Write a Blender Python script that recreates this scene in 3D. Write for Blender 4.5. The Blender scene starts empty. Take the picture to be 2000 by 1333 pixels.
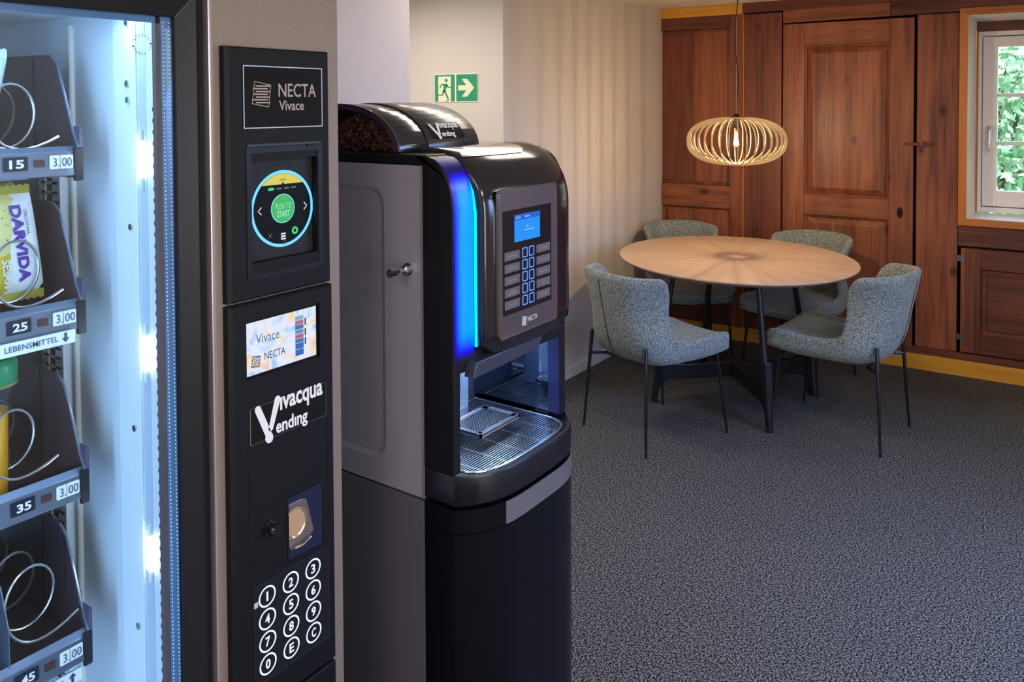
import bpy, bmesh, math, random
from mathutils import Vector, Matrix
random.seed(7)
C = bpy.context.scene.collection
R = math.radians
PI = math.pi
# ------------------------------------------------------------------ camera
cam = bpy.data.cameras.new('camera'); camo = bpy.data.objects.new('camera', cam); C.objects.link(camo)
F, YAW, PIT, ROL, CY = 1590.518, R(35.2094), R(1.58251), R(-0.27953), 247.868
fw = Vector((-math.sin(YAW)*math.cos(PIT), math.cos(YAW)*math.cos(PIT), -math.sin(PIT)))
rr = fw.cross(Vector((0, 0, 1))).normalized(); uu = rr.cross(fw)
r2 = rr*math.cos(ROL)+uu*math.sin(ROL); u2 = -rr*math.sin(ROL)+uu*math.cos(ROL)
M = Matrix(((r2.x, u2.x, -fw.x, 0), (r2.y, u2.y, -fw.y, 0), (r2.z, u2.z, -fw.z, 1.6), (0, 0, 0, 1)))
camo.matrix_world = M
cam.sensor_width = 36; cam.lens = F/2000*36; cam.shift_y = -(666.5-CY)/2000; cam.clip_start = .02
cam.dof.use_dof = False
sc = bpy.context.scene; sc.camera = camo
# ------------------------------------------------------------------ world and view
w = bpy.data.worlds.new('world'); sc.world = w; w.use_nodes = True
wn = w.node_tree.nodes; bg = wn['Background']
sky = wn.new('ShaderNodeTexSky'); sky.sky_type = 'NISHITA'; sky.sun_elevation = R(48); sky.sun_rotation = R(200); sky.sun_disc = False
w.node_tree.links.new(sky.outputs[0], bg.inputs[0]); bg.inputs[1].default_value = .55
sc.view_settings.view_transform = 'Standard'; sc.view_settings.look = 'None'
sc.view_settings.gamma = 1; sc.view_settings.use_curve_mapping = False
sc.view_settings.exposure = 0.0
sc.cycles.use_denoising = True
sc.cycles.max_bounces = 10; sc.cycles.transparent_max_bounces = 12
sc.cycles.sample_clamp_indirect = 6
sun = bpy.data.lights.new('sun', 'SUN'); sun.energy = 8; sun.angle = R(1); sun.color = (1, .96, .88)
suno = bpy.data.objects.new('sun', sun); C.objects.link(suno); suno.rotation_euler = (R(42), 0, R(-20))
def area(name, loc, rot, sx, sy, power, col, spread=180):
    l = bpy.data.lights.new(name, 'AREA'); l.shape = 'RECTANGLE'; l.size = sx; l.size_y = sy; l.energy = power; l.color = col
    l.spread = R(spread)
    o = bpy.data.objects.new(name, l); C.objects.link(o); o.location = loc; o.rotation_euler = rot; return o
WARM = (1, .91, .82)
FILL_LAMPS = [(-1.62, 2.46, 1.0, .50, 6), (0.75, 3.1, .5, .9, 15), (0.85, 0.75, .5, 1.2, 19), (-2.85, 2.6, .5, .3, 17), (-.55, -.85, .9, .3, 20)]  # unseen lamps added on the ceiling as room fill
for i, (x, y, a, b, e) in enumerate(FILL_LAMPS):
    area('ceiling_fill_light', (x, y, 2.225), (0, 0, 0), a, b, e, WARM)
area('daylight_right', (1.43, 2.95, 1.5), (0, R(56), R(12)), 1.0, 1.3, 32, (.14, .34, 1), 90)       # daylight through the right-hand window
area('fill_near', (1.43, .45, 1.35), (0, R(90), 0), 1.1, 1.3, 26, (.86, .93, 1))      # added fill for the machine fronts, set in an unseen window opening
area('daylight_back', (-.10, 6.05, 2.75), (R(-52), 0, 0), 1.3, .8, 75, (.50, .72, 1))         # sky light falling through the window in the panelling
# ------------------------------------------------------------------ colour and materials
def lin(c):
    return tuple((v/12.92 if v <= .04045 else ((v+.055)/1.055)**2.4) for v in (x/255 for x in c))+(1,)
def mat(name, col, rough=.5, metal=0, emis=None, es=1, coat=0, spec=None, bump=None, var=None, aniso=0):
    m = bpy.data.materials.new(name); m.use_nodes = True; nt = m.node_tree; b = nt.nodes['Principled BSDF']
    b.inputs['Base Color'].default_value = lin(col); b.inputs['Roughness'].default_value = rough; b.inputs['Metallic'].default_value = metal
    if coat: b.inputs['Coat Weight'].default_value = coat; b.inputs['Coat Roughness'].default_value = .06
    if spec is not None: b.inputs['Specular IOR Level'].default_value = spec
    if emis: b.inputs['Emission Color'].default_value = lin(emis); b.inputs['Emission Strength'].default_value = es
    if aniso: b.inputs['Anisotropic'].default_value = aniso
    if bump or var:
        tc = nt.nodes.new('ShaderNodeTexCoord'); mp = nt.nodes.new('ShaderNodeMapping'); nt.links.new(tc.outputs['Object'], mp.inputs[0])
        s = (bump or var)[0]; mp.inputs['Scale'].default_value = s if isinstance(s, tuple) else (s, s, s)
        nz = nt.nodes.new('ShaderNodeTexNoise'); nz.inputs['Scale'].default_value = 1; nz.inputs['Detail'].default_value = 3
        nt.links.new(mp.outputs[0], nz.inputs[0])
        if bump:
            bp = nt.nodes.new('ShaderNodeBump'); bp.inputs['Strength'].default_value = bump[1]; bp.inputs['Distance'].default_value = bump[2]
            nt.links.new(nz.outputs[0], bp.inputs['Height']); nt.links.new(bp.outputs[0], b.inputs['Normal'])
        if var:
            rp = nt.nodes.new('ShaderNodeValToRGB'); rp.color_ramp.elements[0].position = var[3] if len(var) > 3 else .35
            rp.color_ramp.elements[1].position = var[4] if len(var) > 4 else .65
            rp.color_ramp.elements[0].color = lin(var[1]); rp.color_ramp.elements[1].color = lin(var[2])
            nt.links.new(nz.outputs[0], rp.inputs[0]); nt.links.new(rp.outputs[0], b.inputs['Base Color'])
    return m
def wood(name, light, dark, axis='z', sc_=1.0, knots=.85, rough=.45, knotcol=None):
    m = bpy.data.materials.new(name); m.use_nodes = True; nt = m.node_tree; N = nt.nodes; L = nt.links; b = N['Principled BSDF']
    b.inputs['Roughness'].default_value = rough
    tc = N.new('ShaderNodeTexCoord'); oi = N.new('ShaderNodeObjectInfo')
    add = N.new('ShaderNodeVectorMath'); add.operation = 'ADD'
    cm = N.new('ShaderNodeCombineXYZ'); ml = N.new('ShaderNodeMath'); ml.operation = 'MULTIPLY'; ml.inputs[1].default_value = 37.
    L.new(oi.outputs['Random'], ml.inputs[0])
    for i in range(3): L.new(ml.outputs[0], cm.inputs[i])
    L.new(tc.outputs['Object'], add.inputs[0]); L.new(cm.outputs[0], add.inputs[1])
    def mapped(a, g):
        mp = N.new('ShaderNodeMapping'); s = {'z': (a, a, g), 'x': (g, a, a)}[axis]; mp.inputs['Scale'].default_value = tuple(v*sc_ for v in s)
        L.new(add.outputs[0], mp.inputs[0]); return mp
    n1 = N.new('ShaderNodeTexNoise'); n1.inputs['Scale'].default_value = 1; n1.inputs['Detail'].default_value = 6; n1.inputs['Distortion'].default_value = 1.3
    L.new(mapped(16, 1.3).outputs[0], n1.inputs[0])
    n2 = N.new('ShaderNodeTexNoise'); n2.inputs['Scale'].default_value = 1; n2.inputs['Detail'].default_value = 3
    L.new(mapped(95, 3).outputs[0], n2.inputs[0])
    n3 = N.new('ShaderNodeTexNoise'); n3.inputs['Scale'].default_value = 1; n3.inputs['Detail'].default_value = 2
    L.new(mapped(3.5, 1.6).outputs[0], n3.inputs[0])
    r1 = N.new('ShaderNodeValToRGB'); r1.color_ramp.elements[0].position = .44; r1.color_ramp.elements[1].position = .76
    r1.color_ramp.elements[0].color = lin(dark); r1.color_ramp.elements[1].color = lin(light)
    mx = N.new('ShaderNodeMath'); mx.operation = 'MULTIPLY_ADD'; mx.inputs[1].default_value = .55
    L.new(n1.outputs[0], mx.inputs[0])
    s2 = N.new('ShaderNodeMath'); s2.operation = 'MULTIPLY_ADD'; s2.inputs[1].default_value = .40; s2.inputs[2].default_value = 0
    L.new(n2.outputs[0], s2.inputs[0]); s3 = N.new('ShaderNodeMath'); s3.operation = 'MULTIPLY_ADD'; s3.inputs[1].default_value = .32
    L.new(n3.outputs[0], s3.inputs[0]); L.new(s2.outputs[0], s3.inputs[2]); L.new(s3.outputs[0], mx.inputs[2])
    L.new(mx.outputs[0], r1.inputs[0])
    v = N.new('ShaderNodeTexVoronoi'); v.inputs['Scale'].default_value = 1; L.new(mapped(4.6, 2.9).outputs[0], v.inputs[0])
    rk = N.new('ShaderNodeMapRange'); rk.inputs[1].default_value = .05; rk.inputs[2].default_value = .13; rk.inputs[3].default_value = knots; rk.inputs[4].default_value = 0
    L.new(v.outputs['Distance'], rk.inputs[0])
    mk = N.new('ShaderNodeMixRGB'); mk.inputs[2].default_value = lin(knotcol or (52, 26, 18)); L.new(r1.outputs[0], mk.inputs[1]); L.new(rk.outputs[0], mk.inputs[0])
    L.new(mk.outputs[0], b.inputs['Base Color'])
    bp = N.new('ShaderNodeBump'); bp.inputs['Strength'].default_value = .25; bp.inputs['Distance'].default_value = .002
    L.new(n2.outputs[0], bp.inputs['Height']); L.new(bp.outputs[0], b.inputs['Normal'])
    return m
def emit(name, col, st):
    return mat(name, (0, 0, 0), .4, emis=col, es=st)
def glassmat(name, tint, ior=1.45, extra=0.0):
    m = bpy.data.materials.new(name); m.use_nodes = True; nt = m.node_tree; nt.nodes.clear()
    o = nt.nodes.new('ShaderNodeOutputMaterial'); mx = nt.nodes.new('ShaderNodeMixShader'); t = nt.nodes.new('ShaderNodeBsdfTransparent'); g = nt.nodes.new('ShaderNodeBsdfGlossy')
    lw = nt.nodes.new('ShaderNodeLayerWeight'); lw.inputs[0].default_value = .5
    pw = nt.nodes.new('ShaderNodeMath'); pw.operation = 'POWER'; pw.inputs[1].default_value = 4.0; nt.links.new(lw.outputs['Facing'], pw.inputs[0])
    fr = nt.nodes.new('ShaderNodeMath'); fr.operation = 'MULTIPLY_ADD'; fr.inputs[1].default_value = .85; fr.inputs[2].default_value = (ior-1)**2/(ior+1)**2; nt.links.new(pw.outputs[0], fr.inputs[0])
    t.inputs[0].default_value = tuple(tint)+(1,); g.inputs['Roughness'].default_value = .02
    nt.links.new(fr.outputs[0], mx.inputs[0]); nt.links.new(t.outputs[0], mx.inputs[1]); nt.links.new(g.outputs[0], mx.inputs[2]); nt.links.new(mx.outputs[0], o.inputs[0])
    return m
def fabric(name, a, b_, scale=210, strength=.6, e0=.38, e1=.62, sheen=.2):
    m = bpy.data.materials.new(name); m.use_nodes = True; nt = m.node_tree; N = nt.nodes; L = nt.links; b = N['Principled BSDF']
    b.inputs['Roughness'].default_value = .95; b.inputs['Specular IOR Level'].default_value = .1
    b.inputs['Sheen Weight'].default_value = sheen; b.inputs['Sheen Roughness'].default_value = .6
    tc = N.new('ShaderNodeTexCoord'); n = N.new('ShaderNodeTexNoise'); n.inputs['Scale'].default_value = scale; n.inputs['Detail'].default_value = 3; n.inputs['Roughness'].default_value = .75
    L.new(tc.outputs['Object'], n.inputs[0]); r = N.new('ShaderNodeValToRGB'); r.color_ramp.elements[0].position = e0; r.color_ramp.elements[1].position = e1
    r.color_ramp.elements[0].color = lin(a); r.color_ramp.elements[1].color = lin(b_); L.new(n.outputs[0], r.inputs[0]); L.new(r.outputs[0], b.inputs['Base Color'])
    bp = N.new('ShaderNodeBump'); bp.inputs['Strength'].default_value = strength; bp.inputs['Distance'].default_value = .003; L.new(n.outputs[0], bp.inputs['Height']); L.new(bp.outputs[0], b.inputs['Normal'])
    return m
m_wall = mat('warm_white_plaster', (203, 194, 185), .85, bump=(60, .12, .002))
m_paper = mat('woven_wallpaper', (204, 194, 193), .9, bump=((1, 40, 330), .55, .0025))
m_ceil = mat('ceiling_paint', (226, 216, 204), .9)
m_carpet = fabric('speckled_carpet', (6, 6, 6), (136, 133, 129), 165, .35, .46, .60, 0)
m_base_w = mat('white_skirting', (214, 206, 200), .5)
m_w1 = wood('red_pine_vertical', (158, 92, 60), (92, 50, 33), 'z')
m_w1b = wood('red_pine_vertical_dark', (126, 68, 48), (66, 36, 27), 'z')
m_w1h = wood('red_pine_horizontal', (156, 90, 58), (90, 49, 33), 'x')
m_w1hd = wood('red_pine_horizontal_dark', (118, 64, 46), (52, 31, 26), 'x')
m_dark_gap = mat('dark_gap', (16, 9, 7), .9)
m_yellow = wood('yellow_pine', (226, 168, 66), (206, 140, 40), 'x', 1, .0, .4)
m_orange = wood('orange_pine', (206, 132, 62), (182, 104, 42), 'z', 1, .1, .4)
m_orangeh = wood('orange_pine_horizontal', (196, 120, 62), (172, 96, 44), 'x', 1, .1, .4)
m_reveal = mat('pale_lit_reveal', (240, 232, 220), .5)  # pine lining in the pale tone that daylight gives it
m_upvc = mat('white_window_frame', (242, 236, 236), .35)
m_black = mat('black_plastic', (20, 19, 24), .36, spec=.3)
m_blackm = mat('matt_black_plastic', (17, 16, 19), .55, spec=.22, bump=(900, .08, .001))
m_gloss = mat('piano_black', (26, 23, 30), .14, coat=.35)
m_cabd = mat('cabinet_door_black', (10, 10, 16), .3, spec=.22)
m_badge = mat('badge_matt_black', (18, 15, 17), .6, spec=.15)
m_side = mat('side_panel_grey', (156, 150, 166), .45, .2)
m_bronze = mat('bronze_brushed_steel', (138, 120, 108), .45, .2, bump=((220, 220, 900), .12, .001), var=((300, 40, 300), (128, 110, 99), (148, 130, 118)))
m_chrome = mat('chrome', (215, 215, 220), .12, 1)
m_steel = mat('stainless_steel', (190, 190, 195), .25, 1)
m_silver = mat('silver_line', (170, 165, 165), .3, .6)
m_grey = mat('dark_grey_metal', (98, 94, 104), .45, .2)
m_print = mat('white_print', (225, 222, 222), .5)
m_printdim = mat('champagne_print', (168, 150, 142), .5)
m_frame = mat('charcoal_door_frame', (30, 29, 33), .35, spec=.3)
m_liner = mat('white_liner', (226, 231, 236), .4)
m_tray = mat('dark_brown_tray', (78, 62, 64), .3, .2)
m_traym = mat('tray_front_metal', (128, 138, 156), .25, .7)
m_fab = fabric('grey_wool_fabric', (60, 67, 64), (164, 172, 166), 185, .5, .39, .61)
m_leg = mat('black_powder_coat', (24, 23, 27), .35)
m_key = mat('keypad_black', (20, 22, 30), .3)

# ------------------------------------------------------------------ mesh helpers
class MB:
    def __init__(s): s.v = []; s.f = []
    def box(s, x0, x1, y0, y1, z0, z1):
        n = len(s.v)
        s.v += [(x, y, z) for x in (x0, x1) for y in (y0, y1) for z in (z0, z1)]
        s.f += [tuple(n+i for i in q) for q in ((0, 1, 3, 2), (4, 6, 7, 5), (0, 4, 5, 1), (2, 3, 7, 6), (0, 2, 6, 4), (1, 5, 7, 3))]; return s
    def grid(s, rows, close_u=False, close_v=False):
        n = len(s.v); h = len(rows); k = len(rows[0])
        for r in rows: s.v += [tuple(p) for p in r]
        for i in range(h if close_v else h-1):
            for j in range(k if close_u else k-1):
                s.f.append((n+i*k+j, n+i*k+(j+1) % k, n+((i+1) % h)*k+(j+1) % k, n+((i+1) % h)*k+j))
        return s
    def fan(s, pts):
        n = len(s.v); s.v += [tuple(p) for p in pts]; s.f.append(tuple(range(n, n+len(pts)))); return s
    def prism(s, pts, ext):          # polygon of 3D points extruded by vector
        n = len(s.v); k = len(pts); e = Vector(ext)
        s.v += [tuple(p) for p in pts]+[tuple(Vector(p)+e) for p in pts]
        s.f.append(tuple(range(n, n+k))); s.f.append(tuple(range(n+2*k-1, n+k-1, -1)))
        for i in range(k): s.f.append((n+i, n+(i+1) % k, n+k+(i+1) % k, n+k+i))
        return s
    def tube(s, path, r, seg=8, caps=True):
        path = [Vector(p) for p in path]; rows = []; up = Vector((0, 0, 1)); prev = None
        for i, p in enumerate(path):
            t = (path[min(i+1, len(path)-1)]-path[max(i-1, 0)]).normalized()
            if prev is None:
                a = t.cross(up if abs(t.z) < .95 else Vector((1, 0, 0))).normalized()
            else:
                a = (prev-t*prev.dot(t)).normalized()
            prev = a; b = t.cross(a); rad = r[i] if isinstance(r, (list, tuple)) else r
            rows.append([p+(a*math.cos(2*PI*k/seg)+b*math.sin(2*PI*k/seg))*rad for k in range(seg)])
        s.grid(rows, close_u=True)
        if caps: s.fan(rows[0]); s.fan(rows[-1])
        return s
    def disc(s, c, right, up, r, r_in=0, seg=40, th=0.0, a0=0, a1=2*PI):
        c = Vector(c); right = Vector(right); up = Vector(up); full = abs(a1-a0-2*PI) < 1e-6
        n = seg if full else seg+1
        P = lambda rad: [c+right*rad*math.cos(a0+(a1-a0)*k/seg)+up*rad*math.sin(a0+(a1-a0)*k/seg) for k in range(n)]
        if r_in: s.grid([P(r_in), P(r)], close_u=full)
        else: s.fan(P(r))
        return s
    def mesh(s, name, smooth=False, bevel=0, merge=False, bseg=2):
        me = bpy.data.meshes.new(name); me.from_pydata([tuple(p) for p in s.v], [], s.f)
        bm = bmesh.new(); bm.from_mesh(me)
        if merge: bmesh.ops.remove_doubles(bm, verts=bm.verts, dist=1e-5)
        bmesh.ops.recalc_face_normals(bm, faces=bm.faces)
        if bevel: bmesh.ops.bevel(bm, geom=[e for e in bm.edges], offset=bevel, segments=bseg, affect='EDGES', profile=.5)
        bm.to_mesh(me); bm.free()
        if smooth:
            me.polygons.foreach_set('use_smooth', [True]*len(me.polygons))
            try: me.set_sharp_from_angle(angle=R(40))
            except Exception: pass
        return me
class T:
    """a thing: an Empty at its base; parts are built in world coordinates"""
    def __init__(s, name, label, cat, loc, group=None, kind=None):
        o = bpy.data.objects.new(name, None); C.objects.link(o); o.location = loc; o.empty_display_size = .1
        if label: o['label'] = label
        if cat: o['category'] = cat
        if group: o['group'] = group
        if kind: o['kind'] = kind
        s.o = o; s.loc = Vector(loc)
def ob(name, me, m, parent=None, label=None, cat=None, group=None, kind=None):
    o = bpy.data.objects.new(name, me); C.objects.link(o)
    if m is not None and not me.materials: me.materials.append(m)
    if isinstance(parent, T): o.parent = parent.o; o.location = -parent.loc
    elif parent is not None: o.parent = parent
    if label: o['label'] = label
    if cat: o['category'] = cat
    if group: o['group'] = group
    if kind: o['kind'] = kind
    return o
def box(name, b, m, parent=None, bevel=0, **k):
    return ob(name, MB().box(*b).mesh(name, bevel=bevel), m, parent, **k)
def rrect(w, h, r, n=6):       # rounded rectangle outline, centred
    P = []
    for cx, cy, a in ((w/2-r, h/2-r, 0), (-w/2+r, h/2-r, 90), (-w/2+r, -h/2+r, 180), (w/2-r, -h/2+r, 270)):
        for i in range(n+1):
            t = R(a+90*i/n); P.append((cx+r*math.cos(t), cy+r*math.sin(t)))
    return P
def text(name, body, o, right, up, w, h, m, parent, depth=.0004, bold=0, fn=None, label=None, spacing=1.0):
    c = bpy.data.curves.new('t', 'FONT'); c.body = body; c.size = 1; c.extrude = 0; c.offset = bold; c.resolution_u = 3; c.align_x = 'CENTER'; c.space_character = spacing
    to = bpy.data.objects.new('t', c); C.objects.link(to)
    me = bpy.data.meshes.new_from_object(to.evaluated_get(bpy.context.evaluated_depsgraph_get()))
    bpy.data.objects.remove(to); bpy.data.curves.remove(c)
    xs = [v.co.x for v in me.vertices]; ys = [v.co.y for v in me.vertices]
    x0, x1, y0, y1 = min(xs), max(xs), min(ys), max(ys); o = Vector(o); right = Vector(right); up = Vector(up); n = right.cross(up)
    sx = w/(x1-x0); sy = h/(y1-y0) if h else sx
    for v in me.vertices:
        a, b_ = (v.co.x-(x0+x1)/2)*sx, (v.co.y-(y0+y1)/2)*sy
        v.co = Vector(fn(a, b_)) if fn else o+right*a+up*b_+n*depth
    me.materials.clear(); me.name = name
    return ob(name, me, m, parent, label=label)
YP, ZP, XP = (0, 1, 0), (0, 0, 1), (1, 0, 0)
def flat(name, x, y0, y1, z0, z1, m, parent, r=0, **k):      # plate facing +X, given thickness 0.4 mm
    if r: P = [(x, (y0+y1)/2+a, (z0+z1)/2+b_) for a, b_ in rrect(y1-y0, z1-z0, r)]
    else: P = [(x, y0, z0), (x, y1, z0), (x, y1, z1), (x, y0, z1)]
    return ob(name, MB().prism(P, (-.0008, 0, 0)).mesh(name), m, parent, **k)
def ringrect(name, x, y0, y1, z0, z1, t, m, parent, r=.001, depth=.001, **k):
    a = rrect(y1-y0, z1-z0, r); b_ = rrect(y1-y0-2*t, z1-z0-2*t, max(r-t, .0003)); cy, cz = (y0+y1)/2, (z0+z1)/2
    rows = [[(x-depth, cy+p, cz+q) for p, q in a], [(x, cy+p, cz+q) for p, q in a], [(x, cy+p, cz+q) for p, q in b_], [(x-depth, cy+p, cz+q) for p, q in b_]]
    return ob(name, MB().grid(rows, close_u=True).mesh(name), m, parent, **k)
# ------------------------------------------------------------------ room shell
def struct(name, b, m, **k): return box(name, b, m, kind='structure', **k)
ob('floor', MB().box(-3.6, 1.6, -1.5, 5.75, -.05, 0).mesh('floor'), m_carpet, kind='structure', label='dark grey speckled office carpet')
struct('ceiling', (-3.6, 1.6, -1.5, 5.75, 2.265, 2.33), m_ceil, label='pale plaster ceiling')
struct('wall_left', (-2.6, -2.456, 3.403, 5.5, 0, 2.265), m_wall, label='pale plaster wall striped by the light of the slatted pendant')
struct('wall_passage', (-3.6, -2.6, 3.403, 3.55, 0, 2.265), m_wall, label='cream wall carrying the green escape sign')
struct('wall_behind_machines', (-2.15, -1.97, -1.5, 2.162, 0, 2.265), m_paper, label='lavender grey woven wallpaper behind the machines')
struct('wall_far', (-3.7, -3.6, -1.5, 5.75, 0, 2.265), m_wall)
struct('wall_front', (-3.6, 1.6, -1.6, -1.5, 0, 2.265), m_wall)
wr = MB()
for b in ((1.45, 1.6, -1.5, -.25, 0, 2.265), (1.45, 1.6, 1.15, 2.25, 0, 2.265), (1.45, 1.6, -.25, 1.15, 0, .75), (1.45, 1.6, -.25, 1.15, 1.95, 2.265), (1.45, 1.6, 3.65, 5.75, 0, 2.265), (1.45, 1.6, 2.25, 3.65, 0, .95), (1.45, 1.6, 2.25, 3.65, 2.05, 2.265)): wr.box(*b)
ob('wall_right', wr.mesh('wall_right'), m_wall, kind='structure')
wf = MB()
for b in ((1.5, 1.55, 2.25, 2.31, .95, 2.05), (1.5, 1.55, 3.59, 3.65, .95, 2.05), (1.5, 1.55, 2.92, 2.98, .95, 2.05), (1.5, 1.55, 2.31, 3.59, .95, 1.01), (1.5, 1.55, 2.31, 3.59, 1.99, 2.05)): wf.box(*b)
ob('window_2', wf.mesh('window_2'), m_upvc, kind='structure')
wf = MB()
for b in ((1.5, 1.55, -.25, -.19, .75, 1.95), (1.5, 1.55, 1.09, 1.15, .75, 1.95), (1.5, 1.55, .42, .48, .81, 1.89), (1.5, 1.55, -.19, 1.09, .75, .81), (1.5, 1.55, -.19, 1.09, 1.89, 1.95)): wf.box(*b)
ob('added_window', wf.mesh('added_window'), m_upvc, kind='structure')  # unseen window added to house the fill on the machine fronts
b_ = struct('baseboard_left', (-2.456, -2.443, 3.403, 5.325, 0, .062), m_base_w, bevel=.002)
struct('baseboard_machines', (-1.97, -1.957, -1.5, 2.162, 0, .062), m_base_w, bevel=.002)

# ------------------------------------------------------------------ panelled wall (local frame: x along the wall, y into the wall)
wb = T('wall_back', 'old reddish brown pine panelling with boards, a door and a small cupboard', None, (-2.456, 5.325, 0), kind='structure')
wb.o.rotation_euler = (0, 0, R(1.4))
def L(name, b, m, parent=None, bevel=.0015, **k):
    return box(name, b, m, parent or wb.o, bevel=bevel, **k)
core = MB()
for b in ((-.1, .8, .03, .16, 0, 2.265), (.8, 1.893, .06, .16, 0, 2.265), (2.777, 4.0, .03, .16, 0, 2.265), (1.893, 2.777, .03, .16, 0, .9), (1.893, 2.777, .03, .16, 2.1, 2.265)): core.box(*b)
ob('backing', core.mesh('backing'), m_dark_gap, wb.o)
def panel(name, s0, s1, z0, z1, prof, m, parent):
    rows = [[(s0+i, y, z0+i), (s1-i, y, z0+i), (s1-i, y, z1-i), (s0+i, y, z1-i)] for i, y in prof]
    mb = MB().grid(rows, close_u=True); mb.fan(rows[-1]); mb.fan(rows[0]) if False else None
    return ob(name, mb.mesh(name), m, parent)
PR = [(0, .03), (0, .001), (.012, .020), (.018, .022), (.036, .010)]
PRL = [(0, .03), (0, .012), (.010, .022), (.022, .022), (.030, .017)]
# left unit
L('stile', (.494, .580, -.014, .03, .092, 2.193), m_w1)
L('rail', (0, .493, -.014, .03, 2.110, 2.193), m_w1hd)
L('rail', (0, .493, -.014, .03, .886, 1.040), m_w1h)
L('rail', (0, .493, -.014, .03, .092, .235), m_w1hd)
L('plank', (0.0, .235, .004, .03, 1.062, 2.088), m_w1b); L('plank', (.2365, .470, .004, .03, 1.062, 2.088), m_w1)
mo = MB()
for b in ((.470, .494, -.006, .02, 1.04, 2.11), (0, .470, -.006, .02, 1.04, 1.062), (0, .470, -.002, .02, 2.088, 2.11)): mo.box(*b)
ob('moulding', mo.mesh('moulding', bevel=.006), m_w1b, wb.o)
panel('panel', .0, .493, .236, .885, PR, m_w1, wb.o)
ob('trim_1', MB().box(0, .580, -.024, .03, 2.194, 2.264).mesh('trim_1', bevel=.002), m_yellow, wb.o, label='bright yellow pine strip', kind='structure')
L('plank', (.582, .588, -.012, .02, .092, 2.193), m_orange, bevel=.001)
L('plank', (.589, .700, .0, .03, .092, 2.190), m_w1b); L('plank', (.7015, .832, .0, .03, .092, 2.190), m_w1b)
# top beams, uneven like the old boards
for (s0, s1, za, zb) in ((.582, 2.05, 2.197, 2.215), (2.052, 3.95, 2.215, 2.225)):
    ob('beam', MB().prism([(s0, -.020, za), (s1, -.020, zb), (s1, -.020, 2.265), (s0, -.020, 2.265)], (0, .05, 0)).mesh('beam', bevel=.0015), m_w1hd, wb.o)
ob('rail', MB().prism([(.842, -.008, 2.118), (1.48, -.008, 2.123), (1.48, -.008, 2.208), (.842, -.008, 2.200)], (0, .04, 0)).mesh('rail', bevel=.0015), m_w1h, wb.o)
ob('rail', MB().prism([(1.482, -.008, 2.123), (3.95, -.008, 2.148), (3.95, -.008, 2.222), (1.482, -.008, 2.208)], (0, .04, 0)).mesh('rail', bevel=.0015), m_w1hd, wb.o)
L('plank', (1.628, 1.847, .006, .03, .135, 2.121), m_w1)
L('rail', (.582, 3.95, .002, .03, .092, .133), m_w1hd)
L('plank', (2.825, 3.3, .006, .03, .135, 2.13), m_w1); L('plank', (3.302, 3.95, .006, .03, .135, 2.13), m_w1b)
L('plank', (1.851, 2.823, .002, .03, .762, .884), m_w1hd)
ob('baseboard_back', MB().box(0, 3.95, -.016, .03, 0, .090).mesh('baseboard_back', bevel=.002), m_yellow, wb.o, label='yellow pine skirting board', kind='structure')
# plank door
d1 = T('door_1', 'old panelled pine door with a wooden turn latch and iron keyhole plate', None, (0, 0, 0), kind='structure')
d1.o.parent = wb.o
def D(n, b, m): return box(n, b, m, d1.o, bevel=.002)
D('stile', (.844, .978, -.010, .03, .125, 2.108), m_w1); D('stile', (1.478, 1.612, -.010, .03, .125, 2.108), m_w1)
D('rail', (.979, 1.477, -.010, .03, 1.966, 2.108), m_w1h); D('rail', (.979, 1.477, -.010, .03, .886, 1.010), m_w1h); D('rail', (.979, 1.477, -.010, .03, .125, .262), m_w1h)
PD = [(0, .03), (0, -.004), (.010, .004), (.014, .016), (.046, -.004), (.050, -.006)]
panel('panel', .980, 1.476, 1.012, 1.964, PD, m_w1, d1.o)
panel('panel', .980, 1.476, .264, .884, PD, m_w1, d1.o)
ob('latch', MB().prism([(1.585+x, -.030, 1.353+z) for x, z in ((-.012, -.008), (.05, -.010), (.112, -.013), (.122, 0), (.112, .012), (.05, .008), (-.012, .006), (-.018, 0))], (0, .014, 0)).mesh('latch', bevel=.003), m_w1b, d1.o, label='wooden turn latch')
ob('latch_pin', MB().tube([(1.662, -.038, 1.352), (1.662, .01, 1.352)], .014, 14).mesh('latch_pin', bevel=.001), m_w1b, d1.o)
ob('keyhole_plate', MB().prism([(1.542+.017*math.cos(a)*(1-.0), -.013, .935+.034*math.sin(a)) for a in [2*PI*i/20 for i in range(20)]], (0, .006, 0)).mesh('keyhole_plate', bevel=.001), mat('dark_iron', (34, 30, 32), .5, .6), d1.o, label='dark oval iron keyhole plate')
ob('keyhole', MB().box(1.540, 1.544, -.0145, -.012, .924, .940).disc((1.542, -.0146, .942), XP, ZP, .005).mesh('keyhole'), mat('keyhole_black', (4, 4, 5), .9), d1.o)
# cupboard under the window
cb = T('wall_cupboard', 'low worn brown panelled cupboard with two small steel hinges under the window', 'cupboard', (0, 0, 0))
cb.o.location = (-2.456, 5.325, 0); cb.o.rotation_euler = (0, 0, R(1.4))
cd = ob('door', MB().box(1.868, 2.64, .004, .024, .143, .751).mesh('door', bevel=.002), m_w1hd, cb.o)
for n, b, m in (('stile', (1.868, 1.893, -.012, .004, .143, .751), m_w1), ('stile', (1.8935, 1.968, -.012, .004, .143, .751), m_w1b), ('stile', (2.54, 2.64, -.012, .004, .143, .751), m_w1b),
                ('rail', (1.969, 2.539, -.012, .004, .636, .751), m_w1hd), ('rail', (1.969, 2.539, -.012, .004, .143, .252), m_w1hd)):
    box(n, b, m, cd, bevel=.0015)
panel('panel', 1.970, 2.538, .253, .635, [(0, .004), (0, -.008), (.006, .002), (.030, .003), (.036, -.008)], m_w1hd, cd)
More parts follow.
